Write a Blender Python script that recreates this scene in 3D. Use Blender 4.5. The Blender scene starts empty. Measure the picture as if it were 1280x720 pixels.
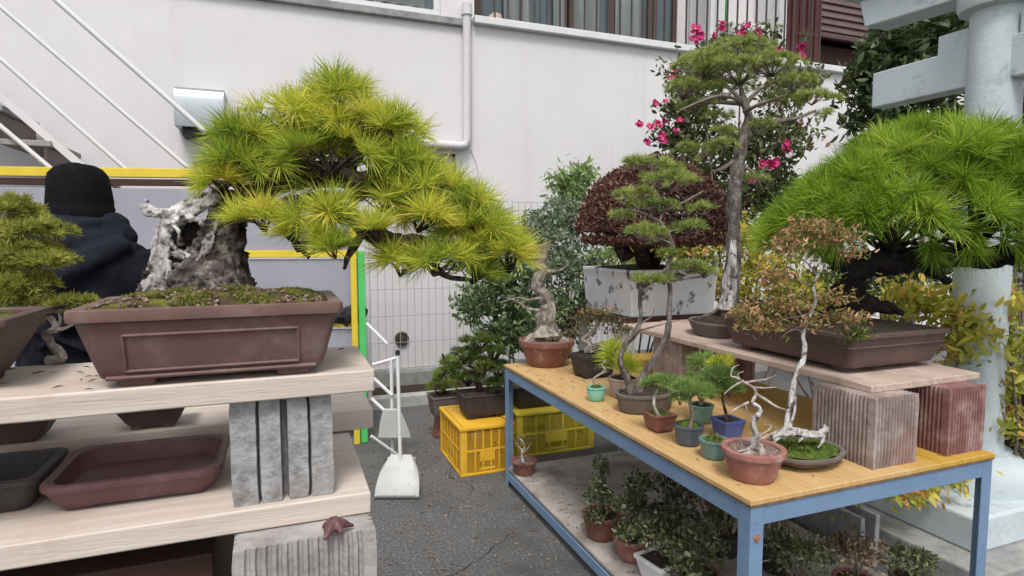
import bpy, math, random
import numpy as np
from mathutils import Vector, Matrix, noise
R = math.radians
rng = np.random.default_rng(7)
random.seed(7)
sc = bpy.context.scene
col = sc.collection
# ---------------------------------------------------------------- camera, light
F = 750.; YAW = R(-21.); PIT = R(4.57); H = 1.5
cd = bpy.data.cameras.new("camera"); cam = bpy.data.objects.new("camera", cd); col.objects.link(cam)
cd.sensor_width = 36; cd.lens = F / 1280 * 36; cd.clip_start = .05; cd.clip_end = 800
cam.location = (0, 0, H); cam.rotation_euler = (R(90) - PIT, 0, YAW)
sc.camera = cam
w = bpy.data.worlds.new("World"); sc.world = w; w.use_nodes = True
nt = w.node_tree; bg = nt.nodes['Background']
sky = nt.nodes.new('ShaderNodeTexSky'); sky.sky_type = 'NISHITA'; sky.sun_disc = False
SUN_EL = R(58); SUN_ROT = R(200)
sky.sun_elevation = SUN_EL; sky.sun_rotation = SUN_ROT; sky.air_density = 1.0; sky.dust_density = 3.0
hs = nt.nodes.new('ShaderNodeHueSaturation'); hs.inputs['Saturation'].default_value = .22
nt.links.new(sky.outputs[0], hs.inputs['Color']); nt.links.new(hs.outputs[0], bg.inputs[0])
bg.inputs[1].default_value = .14
sl = bpy.data.lights.new("sun", 'SUN'); sl.energy = 1.5; sl.angle = R(16); sl.color = (1, .965, .92)
so = bpy.data.objects.new("sun", sl); col.objects.link(so)
sd = Vector((math.sin(SUN_ROT) * math.cos(SUN_EL), math.cos(SUN_ROT) * math.cos(SUN_EL), math.sin(SUN_EL)))
so.rotation_euler = sd.to_track_quat('Z', 'Y').to_euler(); so.location = (0, -4, 9)
vs = sc.view_settings; vs.view_transform = 'Standard'; vs.look = 'None'; vs.gamma = 1; vs.exposure = .5
vs.use_curve_mapping = False
sc.render.engine = 'CYCLES'; sc.cycles.max_bounces = 6; sc.cycles.transparent_max_bounces = 6

# ---------------------------------------------------------------- where things stand
CR = Vector((math.cos(YAW), math.sin(YAW), 0)); CF = Vector((-math.sin(YAW), math.cos(YAW), 0)); UP = Vector((0, 0, 1))
def ray(px, py):
    a = (px - 640) / F; b = -(py - 360) / F
    return CR * a + CF * (math.cos(PIT) + b * math.sin(PIT)) + UP * (-math.sin(PIT) + b * math.cos(PIT))
def at(px, py, d): return ray(px, py) * d + Vector((0, 0, H))
def onz(px, py, z):
    r = ray(px, py); return r * ((z - H) / r.z) + Vector((0, 0, H))
def onx(px, py, x):
    r = ray(px, py); return r * (x / r.x) + Vector((0, 0, H))
def ony(px, py, y):
    r = ray(px, py); return r * (y / r.y) + Vector((0, 0, H))

# ---------------------------------------------------------------- materials
def nmat(name, rough=.6, spec=.5):
    m = bpy.data.materials.new(name); m.use_nodes = True
    b = m.node_tree.nodes['Principled BSDF']
    b.inputs['Roughness'].default_value = rough; b.inputs['Specular IOR Level'].default_value = spec
    return m, m.node_tree, b
def ramp(t, stops):
    r = t.nodes.new('ShaderNodeValToRGB'); e = r.color_ramp.elements
    while len(e) < len(stops): e.new(.5)
    for k, (p, c) in enumerate(stops): e[k].position = p; e[k].color = (*c, 1)
    return r
def coords(t, scale=(1, 1, 1), rot=(0, 0, 0)):
    tc = t.nodes.new('ShaderNodeTexCoord'); mp = t.nodes.new('ShaderNodeMapping')
    mp.inputs['Scale'].default_value = scale; mp.inputs['Rotation'].default_value = rot
    t.links.new(tc.outputs['Object'], mp.inputs[0]); return mp
def surf(name, stops, scale=8, rough=.7, spec=.3, bump=.3, bscale=60, stretch=(1, 1, 1), detail=6, bdist=.004,
         stain=None, sscale=3, samt=(.5, .7), metal=0, rvar=.12, bstretch=None):
    m, t, b = nmat(name, rough, spec)
    mp = coords(t, stretch)
    n = t.nodes.new('ShaderNodeTexNoise'); n.inputs['Scale'].default_value = scale; n.inputs['Detail'].default_value = detail
    n.inputs['Roughness'].default_value = .65
    t.links.new(mp.outputs[0], n.inputs['Vector'])
    r = ramp(t, stops); t.links.new(n.outputs[0], r.inputs[0]); out = r.outputs[0]
    if stain:
        n2 = t.nodes.new('ShaderNodeTexNoise'); n2.inputs['Scale'].default_value = sscale; n2.inputs['Detail'].default_value = 8
        n2.inputs['Roughness'].default_value = .7
        mp2 = coords(t); t.links.new(mp2.outputs[0], n2.inputs['Vector'])
        r2 = ramp(t, [(samt[0], (0, 0, 0)), (samt[1], (1, 1, 1))]); t.links.new(n2.outputs[0], r2.inputs[0])
        mx = t.nodes.new('ShaderNodeMix'); mx.data_type = 'RGBA'
        t.links.new(r2.outputs[0], mx.inputs[0]); t.links.new(out, mx.inputs[6]); mx.inputs[7].default_value = (*stain, 1)
        out = mx.outputs[2]
    t.links.new(out, b.inputs['Base Color'])
    mr = t.nodes.new('ShaderNodeMapRange'); mr.inputs[3].default_value = rough - rvar; mr.inputs[4].default_value = min(1, rough + rvar)
    t.links.new(n.outputs[0], mr.inputs[0]); t.links.new(mr.outputs[0], b.inputs['Roughness'])
    b.inputs['Metallic'].default_value = metal
    if bump:
        mp3 = coords(t, bstretch or stretch)
        n3 = t.nodes.new('ShaderNodeTexNoise'); n3.inputs['Scale'].default_value = bscale; n3.inputs['Detail'].default_value = 5
        t.links.new(mp3.outputs[0], n3.inputs['Vector'])
        bp = t.nodes.new('ShaderNodeBump'); bp.inputs['Strength'].default_value = bump; bp.inputs['Distance'].default_value = bdist
        t.links.new(n3.outputs[0], bp.inputs['Height']); t.links.new(bp.outputs[0], b.inputs['Normal'])
    return m
def leafmat(name, stops, rough=.5, trans=.35, spec=.35):
    m, t, b = nmat(name, rough, spec)
    a = t.nodes.new('ShaderNodeAttribute'); a.attribute_name = 'rnd'
    r = ramp(t, stops); t.links.new(a.outputs['Fac'], r.inputs[0]); t.links.new(r.outputs[0], b.inputs['Base Color'])
    tr = t.nodes.new('ShaderNodeBsdfTranslucent'); t.links.new(r.outputs[0], tr.inputs[0])
    mx = t.nodes.new('ShaderNodeMixShader'); mx.inputs[0].default_value = trans
    t.links.new(b.outputs[0], mx.inputs[1]); t.links.new(tr.outputs[0], mx.inputs[2])
    t.links.new(mx.outputs[0], t.nodes['Material Output'].inputs[0]); return m
M = {}
M['asphalt'] = surf('asphalt', [(.3, (.065, .065, .065)), (.52, (.118, .116, .114)), (.68, (.25, .245, .24))], 75, .88, .25, .9, 120, detail=9,
                    stain=(.065, .064, .063), sscale=1.3, samt=(.50, .72), bdist=.008)
M['trimwall'] = surf('trimwall', [(.3, (.56, .545, .55)), (.7, (.60, .585, .59))], 3, .7, .3, .1, 90, stain=(.5, .48, .48), sscale=5, samt=(.55, .8))
def wallmat():
    m, t, b = nmat('wall', .82, .2); mp = coords(t)
    def nz(sc_, det, st=(1, 1, 1), ro=.6):
        n = t.nodes.new('ShaderNodeTexNoise'); n.inputs['Scale'].default_value = sc_; n.inputs['Detail'].default_value = det; n.inputs['Roughness'].default_value = ro
        t.links.new(coords(t, st).outputs[0], n.inputs['Vector']); return n
    def mix(a, c2, fac, amt):
        r = ramp(t, amt); t.links.new(fac.outputs[0], r.inputs[0]); mx = t.nodes.new('ShaderNodeMix'); mx.data_type = 'RGBA'
        t.links.new(r.outputs[0], mx.inputs[0]); t.links.new(a, mx.inputs[6]); mx.inputs[7].default_value = (*c2, 1); return mx.outputs[2]
    base = ramp(t, [(.3, (.64, .625, .63)), (.7, (.69, .675, .68))]); t.links.new(nz(1.3, 6).outputs[0], base.inputs[0])
    c = mix(base.outputs[0], (.52, .505, .50), nz(1.0, 8, (3.4, 3.4, .2), .7), [(.56, (0, 0, 0)), (.82, (.7, .7, .7))])     # rain streaks
    c = mix(c, (.64, .625, .63), nz(.7, 3), [(.52, (0, 0, 0)), (.58, (.5, .5, .5))])                                      # patched paint
    c = mix(c, (.40, .385, .38), nz(9, 10, (1, 1, 1), .8), [(.66, (0, 0, 0)), (.74, (.6, .6, .6))])
    sx = t.nodes.new('ShaderNodeSeparateXYZ'); t.links.new(mp.outputs[0], sx.inputs[0])
    t.links.new(c, b.inputs['Base Color'])
    n3 = nz(140, 5); n4 = nz(3, 3); ad = t.nodes.new('ShaderNodeMath'); ad.operation = 'MULTIPLY_ADD'; t.links.new(n4.outputs[0], ad.inputs[0]); ad.inputs[1].default_value = 1.5; t.links.new(n3.outputs[0], ad.inputs[2])
    bp = t.nodes.new('ShaderNodeBump'); bp.inputs['Strength'].default_value = .35; bp.inputs['Distance'].default_value = .006; t.links.new(ad.outputs[0], bp.inputs['Height']); t.links.new(bp.outputs[0], b.inputs['Normal'])
    return m
M['wall'] = wallmat()
M['whitepaint'] = surf('whitepaint', [(.3, (.62, .62, .62)), (.7, (.70, .70, .70))], 5, .45, .4, .05, 90, stain=(.5, .48, .45), sscale=9, samt=(.62, .8))
M['concrete'] = surf('concrete', [(.3, (.22, .22, .22)), (.7, (.36, .355, .345))], 14, .9, .2, .6, 110, stain=(.16, .155, .15), sscale=5, samt=(.55, .75))
M['kerb'] = surf('kerb', [(.3, (.32, .32, .31)), (.7, (.46, .455, .45))], 10, .9, .2, .4, 90)
M['torii'] = surf('torii', [(.3, (.47, .535, .565)), (.7, (.57, .63, .655))], 3, .65, .3, .5, 70, stain=(.24, .27, .27), sscale=7, samt=(.55, .78))
M['blue'] = surf('blue', [(.3, (.14, .225, .355)), (.7, (.19, .285, .425))], 6, .5, .4, .3, 90, stain=(.16, .10, .07), sscale=13, samt=(.66, .72))
M['rust'] = surf('rust', [(.3, (.22, .09, .05)), (.7, (.42, .24, .16))], 60, .85, .2, .4, 200)
M['ply0'] = surf('ply', [(.25, (.50, .29, .11)), (.5, (.62, .40, .18)), (.75, (.70, .49, .26))], 3.2, .6, .3, .15, 120, stretch=(1, 1, 1),
                stain=(.55, .27, .055), sscale=2.4, samt=(.42, .62))
def plymat():
    m, t, b = nmat('ply', .5, .35)
    mp = coords(t, (1, 1, 1)); sx = t.nodes.new('ShaderNodeSeparateXYZ'); t.links.new(mp.outputs[0], sx.inputs[0])
    n = t.nodes.new('ShaderNodeTexNoise'); n.inputs['Scale'].default_value = 2.2; n.inputs['Detail'].default_value = 8; n.inputs['Roughness'].default_value = .6; t.links.new(mp.outputs[0], n.inputs['Vector'])
    n2 = t.nodes.new('ShaderNodeTexNoise'); n2.inputs['Scale'].default_value = 9; n2.inputs['Detail'].default_value = 9; mp2 = coords(t, (7, .8, 1)); t.links.new(mp2.outputs[0], n2.inputs['Vector'])
    r1 = ramp(t, [(.3, (.49, .30, .12)), (.5, (.545, .355, .155)), (.72, (.59, .42, .215))]); t.links.new(n2.outputs[0], r1.inputs[0])
    r2 = ramp(t, [(.3, (.44, .24, .035)), (.5, (.50, .30, .05)), (.72, (.56, .37, .10))]); t.links.new(n2.outputs[0], r2.inputs[0])
    ma = t.nodes.new('ShaderNodeMath'); ma.operation = 'MULTIPLY_ADD'; t.links.new(sx.outputs[0], ma.inputs[0]); ma.inputs[1].default_value = .95; ma.inputs[2].default_value = -.75
    mb = t.nodes.new('ShaderNodeMath'); mb.operation = 'ADD'; t.links.new(ma.outputs[0], mb.inputs[0]); t.links.new(n.outputs[0], mb.inputs[1])
    r3 = ramp(t, [(.22, (0, 0, 0)), (.42, (1, 1, 1))]); t.links.new(mb.outputs[0], r3.inputs[0])
    mx = t.nodes.new('ShaderNodeMix'); mx.data_type = 'RGBA'; t.links.new(r3.outputs[0], mx.inputs[0]); t.links.new(r1.outputs[0], mx.inputs[6]); t.links.new(r2.outputs[0], mx.inputs[7])
    v = t.nodes.new('ShaderNodeTexNoise'); v.inputs['Scale'].default_value = 16; v.inputs['Detail'].default_value = 10; v.inputs['Roughness'].default_value = .75; t.links.new(mp.outputs[0], v.inputs['Vector'])
    r4 = ramp(t, [(.60, (0, 0, 0)), (.70, (.75, .75, .75))]); t.links.new(v.outputs[0], r4.inputs[0])
    m2 = t.nodes.new('ShaderNodeMix'); m2.data_type = 'RGBA'; t.links.new(r4.outputs[0], m2.inputs[0]); t.links.new(mx.outputs[2], m2.inputs[6]); m2.inputs[7].default_value = (.26, .17, .09, 1)
    t.links.new(m2.outputs[2], b.inputs['Base Color'])
    bp = t.nodes.new('ShaderNodeBump'); bp.inputs['Strength'].default_value = .25; bp.inputs['Distance'].default_value = .003; t.links.new(n2.outputs[0], bp.inputs['Height']); t.links.new(bp.outputs[0], b.inputs['Normal'])
    return m
M['ply'] = plymat()
M['plyedge'] = surf('plyedge', [(.3, (.10, .06, .03)), (.7, (.32, .2, .10))], 30, .85, .2, .4, 150)
M['board'] = surf('board', [(.25, (.46, .385, .33)), (.5, (.56, .485, .425)), (.8, (.66, .59, .53))], 9, .75, .2, .25, 60, stretch=(.35, 6, 6), bstretch=(.4, 5, 5),
                  stain=(.47, .37, .30), sscale=6, samt=(.56, .78))
M['boardy'] = surf('boardy', [(.25, (.36, .25, .20)), (.5, (.48, .37, .31)), (.8, (.62, .52, .45))], 9, .8, .2, .35, 60, stretch=(6, .35, 6), bstretch=(5, .4, 5),
                   stain=(.28, .19, .15), sscale=6, samt=(.52, .7))
M['shelf'] = surf('shelf', [(.25, (.20, .175, .155)), (.5, (.36, .33, .30)), (.8, (.50, .47, .43))], 7, .85, .2, .35, 60, stain=(.17, .14, .12), sscale=3, samt=(.5, .72))
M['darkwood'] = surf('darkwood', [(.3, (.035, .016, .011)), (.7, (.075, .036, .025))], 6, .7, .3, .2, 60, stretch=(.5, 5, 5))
M['brownpot'] = surf('brownpot', [(.3, (.125, .068, .058)), (.7, (.165, .094, .082))], 9, .55, .4, .12, 120, stain=(.22, .165, .145), sscale=9, samt=(.54, .74))
M['brownpot2'] = surf('brownpot2', [(.3, (.085, .055, .048)), (.7, (.125, .082, .07))], 9, .6, .4, .15, 120, stain=(.19, .15, .135), sscale=6, samt=(.6, .78))
M['maroon'] = surf('maroon', [(.3, (.10, .043, .047)), (.7, (.14, .064, .068))], 8, .5, .4, .1, 120, stain=(.19, .12, .12), sscale=9, samt=(.55, .75))
M['terra'] = surf('terra', [(.3, (.26, .11, .09)), (.7, (.37, .17, .14))], 12, .75, .3, .3, 130, stain=(.50, .38, .34), sscale=18, samt=(.54, .70))
M['redbrown'] = surf('redbrown', [(.3, (.16, .06, .045)), (.7, (.235, .10, .078))], 10, .55, .4, .15, 130, stain=(.34, .25, .22), sscale=16, samt=(.55, .72))
M['greypot'] = surf('greypot', [(.3, (.10, .085, .075)), (.7, (.165, .14, .125))], 12, .75, .3, .25, 130, stain=(.22, .2, .18), sscale=8, samt=(.58, .76))
M['darkpot'] = surf('darkpot', [(.3, (.03, .026, .026)), (.7, (.062, .052, .05))], 12, .6, .3, .25, 130, stain=(.12, .11, .1), sscale=8, samt=(.6, .8))
M['mint'] = surf('mint', [(.3, (.17, .42, .33)), (.7, (.27, .55, .45))], 20, .3, .5, .1, 90, stain=(.12, .26, .21), sscale=25, samt=(.55, .75))
M['green'] = surf('green', [(.3, (.12, .25, .19)), (.7, (.22, .36, .28))], 20, .35, .5, .1, 90, stain=(.09, .10, .07), sscale=20, samt=(.55, .7))
M['bluepot'] = surf('bluepot', [(.3, (.05, .085, .27)), (.7, (.09, .13, .36))], 14, .35, .5, .1, 90, stain=(.12, .13, .2), sscale=20, samt=(.6, .8))
M['slatepot'] = surf('slatepot', [(.3, (.045, .065, .085)), (.7, (.09, .12, .15))], 18, .4, .5, .15, 90, stain=(.14, .10, .09), sscale=20, samt=(.56, .75))
M['tealpot'] = surf('tealpot', [(.3, (.08, .17, .17)), (.7, (.17, .27, .26))], 22, .4, .5, .1, 90, stain=(.13, .09, .07), sscale=24, samt=(.55, .72))
M['pinkpot'] = surf('pinkpot', [(.3, (.38, .26, .23)), (.7, (.5, .37, .33))], 12, .7, .3, .2, 90)
M['white planter'] = surf('white_planter', [(.3, (.66, .65, .66)), (.55, (.78, .77, .78)), (.8, (.84, .83, .84))], 6, .7, .3, .3, 60,
                          stain=(.06, .058, .06), sscale=6, samt=(.55, .62))
M['soil'] = surf('soil', [(.3, (.022, .017, .013)), (.7, (.085, .066, .05))], 60, .95, .15, 1, 140, bdist=.01)
M['gravel'] = surf('gravel', [(.35, (.10, .07, .055)), (.55, (.26, .18, .15)), (.7, (.5, .42, .38))], 120, .9, .2, 1, 160, bdist=.01)
M['moss'] = surf('moss', [(.3, (.045, .04, .018)), (.5, (.11, .115, .025)), (.7, (.20, .21, .045))], 35, .95, .1, 1, 120, bdist=.012, stain=(.085, .055, .035), sscale=16, samt=(.44, .54))
M['mossg'] = surf('mossg', [(.3, (.03, .055, .012)), (.5, (.075, .12, .02)), (.7, (.14, .19, .035))], 40, .95, .1, 1, 120, bdist=.012, stain=(.06, .06, .03), sscale=14, samt=(.55, .65))
M['bark'] = surf('bark', [(.35, (.018, .013, .011)), (.55, (.065, .048, .04)), (.72, (.17, .14, .12))], 38, .9, .2, 1, 90, bdist=.01)
M['barkgrey'] = surf('barkgrey', [(.32, (.07, .058, .05)), (.5, (.24, .205, .175)), (.7, (.44, .40, .36))], 30, .9, .2, 1, 90, bdist=.008, stretch=(1, 1, .5))
M['barkpine'] = surf('barkpine', [(.32, (.045, .035, .03)), (.5, (.13, .11, .10)), (.7, (.29, .26, .24))], 34, .9, .2, 1, 90, bdist=.008, stretch=(1, 1, .5))
M['barkblack'] = surf('barkblack', [(.35, (.006, .005, .005)), (.6, (.022, .017, .015)), (.8, (.06, .05, .045))], 30, .9, .2, 1, 70, bdist=.012)
M['deadwood'] = surf('deadwood', [(.34, (.10, .088, .08)), (.46, (.34, .32, .31)), (.62, (.62, .60, .59))], 16, .75, .2, 1, 30, stretch=(1.6, 1.6, .5), bstretch=(3, 3, .5), bdist=.008, stain=(.05, .04, .035), sscale=26, samt=(.52, .60))
M['barktrunk'] = surf('barktrunk', [(.40, (.016, .012, .011)), (.54, (.085, .07, .063)), (.70, (.32, .29, .27))], 22, .9, .2, 1, 60, bdist=.014, stain=(.035, .025, .02), sscale=16, samt=(.5, .6))
M['twig'] = surf('twig', [(.3, (.10, .08, .065)), (.7, (.24, .2, .17))], 40, .9, .2, .3, 100)
M['whitetwig'] = surf('whitetwig', [(.36, (.16, .13, .11)), (.5, (.34, .30, .27)), (.66, (.56, .52, .48))], 30, .8, .2, .4, 100)
M['crate'] = surf('crate', [(.3, (.66, .36, .02)), (.7, (.78, .46, .045))], 6, .5, .4, .05, 60, stain=(.5, .28, .05), sscale=8, samt=(.6, .8))
M['crate2'] = surf('crate2', [(.3, (.52, .42, .03)), (.7, (.64, .53, .06))], 6, .5, .4, .05, 60, stain=(.36, .28, .05), sscale=8, samt=(.6, .8))
M['block'] = surf('block', [(.3, (.20, .15, .135)), (.5, (.30, .235, .21)), (.72, (.44, .385, .36))], 14, .9, .2, .6, 80, stain=(.33, .17, .14), sscale=5, samt=(.52, .72))
M['blockpale'] = surf('blockpale', [(.3, (.22, .20, .19)), (.5, (.33, .31, .30)), (.72, (.46, .44, .43))], 14, .9, .2, .7, 80, stain=(.36, .24, .21), sscale=5, samt=(.54, .72))
M['blockred'] = surf('blockred', [(.3, (.17, .075, .068)), (.5, (.25, .125, .115)), (.72, (.42, .31, .30))], 12, .9, .2, .6, 80, stain=(.44, .34, .32), sscale=5, samt=(.56, .74))
M['blockgrey'] = surf('blockgrey', [(.3, (.17, .165, .16)), (.5, (.31, .305, .30)), (.72, (.42, .415, .41))], 40, .92, .2, .5, 110, stain=(.22, .2, .19), sscale=7, samt=(.55, .74), bdist=.006)
M['yellow'] = surf('yellow', [(.3, (.62, .46, .03)), (.7, (.72, .56, .05))], 6, .5, .4, .05, 60)
M['greenpost'] = surf('greenpost', [(.3, (.06, .50, .11)), (.7, (.10, .60, .17))], 6, .5, .4, .05, 60)
M['panel'] = surf('panel', [(.3, (.28, .28, .33)), (.7, (.33, .33, .38))], 2, .55, .35, .05, 60)
M['black'] = surf('black', [(.3, (.012, .012, .013)), (.7, (.03, .03, .032))], 12, .6, .3, .2, 60)
M['steel'] = surf('steel', [(.3, (.30, .33, .35)), (.7, (.38, .41, .43))], 3, .36, .5, .05, 60, metal=.7, stretch=(1, 1, .2))
M['brownmetal'] = surf('brownmetal', [(.3, (.07, .042, .036)), (.7, (.10, .062, .054))], 5, .5, .4, .05, 60)
M['siding'] = surf('siding', [(.3, (.105, .072, .072)), (.7, (.15, .105, .105))], 4, .75, .3, .15, 60)
M['curtain'] = surf('curtain', [(.3, (.34, .38, .38)), (.7, (.5, .54, .54))], 6, .9, .1, .4, 12, stretch=(3, 3, .1))
M['navy'] = surf('navy', [(.3, (.004, .0045, .008)), (.7, (.009, .010, .015))], 5, .85, .15, .3, 25, bdist=.01)
M['navylight'] = surf('navylight', [(.3, (.010, .0115, .018)), (.7, (.018, .020, .029))], 5, .9, .12, .4, 220)
M['knit'] = surf('knit', [(.3, (.004, .004, .005)), (.7, (.011, .011, .013))], 60, .95, .1, .8, 200)
M['skin'] = surf('skin', [(.3, (.42, .26, .2)), (.7, (.5, .32, .25))], 5, .55, .3, .1, 80)
M['greyplastic'] = surf('greyplastic', [(.3, (.42, .42, .41)), (.7, (.50, .50, .49))], 8, .45, .4, .05, 60, stain=(.3, .29, .28), sscale=9, samt=(.56, .76))
M['wire'] = surf('wire', [(.3, (.30, .31, .32)), (.7, (.4, .41, .42))], 8, .5, .4, 0)
M['iron'] = surf('iron', [(.3, (.05, .038, .036)), (.7, (.085, .066, .062))], 8, .5, .4, 0)
def glass():
    m, t, b = nmat('window_glass', .04, .6); b.inputs['Base Color'].default_value = (.07, .10, .105, 1); b.inputs['Alpha'].default_value = 1
    return m
M['glass'] = glass()
# foliage
M['pineY'] = leafmat('pine_yellow', [(0, (.09, .19, .03)), (.28, (.30, .41, .05)), (.55, (.60, .65, .085)), (.85, (.88, .82, .14)), (.97, (.80, .55, .13)), (1, (.45, .28, .12))], trans=.45)
M['pineB'] = leafmat('pine_bright', [(0, (.05, .12, .012)), (.4, (.20, .34, .028)), (.72, (.40, .55, .055)), (.93, (.58, .68, .13)), (1, (.45, .33, .11))], trans=.45)
M['pineG'] = leafmat('pine_green', [(0, (.09, .15, .03)), (.5, (.22, .31, .055)), (1, (.42, .48, .11))])
M['pineT'] = leafmat('pine_tall', [(0, (.13, .19, .05)), (.5, (.31, .38, .10)), (1, (.55, .60, .20))], trans=.4)
M['pineS'] = leafmat('pine_soft', [(0, (.11, .20, .06)), (.5, (.23, .36, .10)), (1, (.40, .52, .17))])
M['mosstuft'] = leafmat('moss_tuft', [(0, (.07, .05, .02)), (.4, (.16, .17, .035)), (.75, (.30, .31, .06)), (1, (.42, .40, .12))])
M['juniper'] = leafmat('juniper', [(0, (.15, .165, .03)), (.5, (.32, .34, .065)), (1, (.52, .52, .13))])
M['dwarf'] = leafmat('dwarf', [(0, (.03, .06, .012)), (.5, (.10, .16, .03)), (.85, (.22, .24, .05)), (1, (.33, .20, .06))])
M['redleaf'] = leafmat('red_leaf', [(0, (.055, .022, .018)), (.5, (.15, .062, .05)), (1, (.30, .17, .13))], trans=.2)
M['brownleaf'] = leafmat('brown_leaf', [(0, (.10, .13, .03)), (.32, (.22, .24, .06)), (.5, (.36, .22, .09)), (.7, (.44, .22, .11)), (1, (.60, .40, .25))])
M['olive'] = leafmat('olive_leaf', [(0, (.05, .055, .028)), (.5, (.14, .13, .065)), (1, (.26, .22, .13))])
M['bushleaf'] = leafmat('bush_leaf', [(0, (.03, .055, .022)), (.5, (.10, .155, .055)), (.8, (.23, .31, .14)), (1, (.46, .52, .34))])
M['bushgrey'] = leafmat('bush_grey', [(0, (.06, .095, .05)), (.5, (.17, .235, .14)), (1, (.42, .49, .36))])
M['lightleaf'] = leafmat('light_leaf', [(0, (.12, .20, .06)), (.5, (.24, .34, .12)), (1, (.44, .52, .25))])
M['camellialeaf'] = leafmat('camellia_leaf', [(0, (.035, .05, .02)), (.5, (.11, .14, .055)), (.8, (.22, .25, .11)), (.92, (.30, .14, .10)), (1, (.40, .16, .14))])
M['darkleaf'] = leafmat('dark_leaf', [(0, (.018, .03, .012)), (.5, (.05, .075, .026)), (.9, (.13, .16, .06)), (1, (.34, .36, .24))], rough=.35)
M['pink'] = leafmat('pink_petal', [(0, (.38, .012, .09)), (.5, (.60, .03, .20)), (1, (.74, .12, .36))], trans=.2)
M['nandina'] = leafmat('nandina', [(0, (.14, .22, .03)), (.4, (.44, .47, .07)), (.68, (.72, .60, .12)), (.86, (.72, .36, .14)), (1, (.52, .12, .08))])
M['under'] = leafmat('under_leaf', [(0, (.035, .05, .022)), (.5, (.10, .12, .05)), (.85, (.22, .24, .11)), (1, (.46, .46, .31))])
M['underbrown'] = leafmat('under_brown', [(0, (.07, .045, .028)), (.5, (.17, .11, .07)), (.9, (.32, .24, .15)), (1, (.5, .42, .3))])

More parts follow.
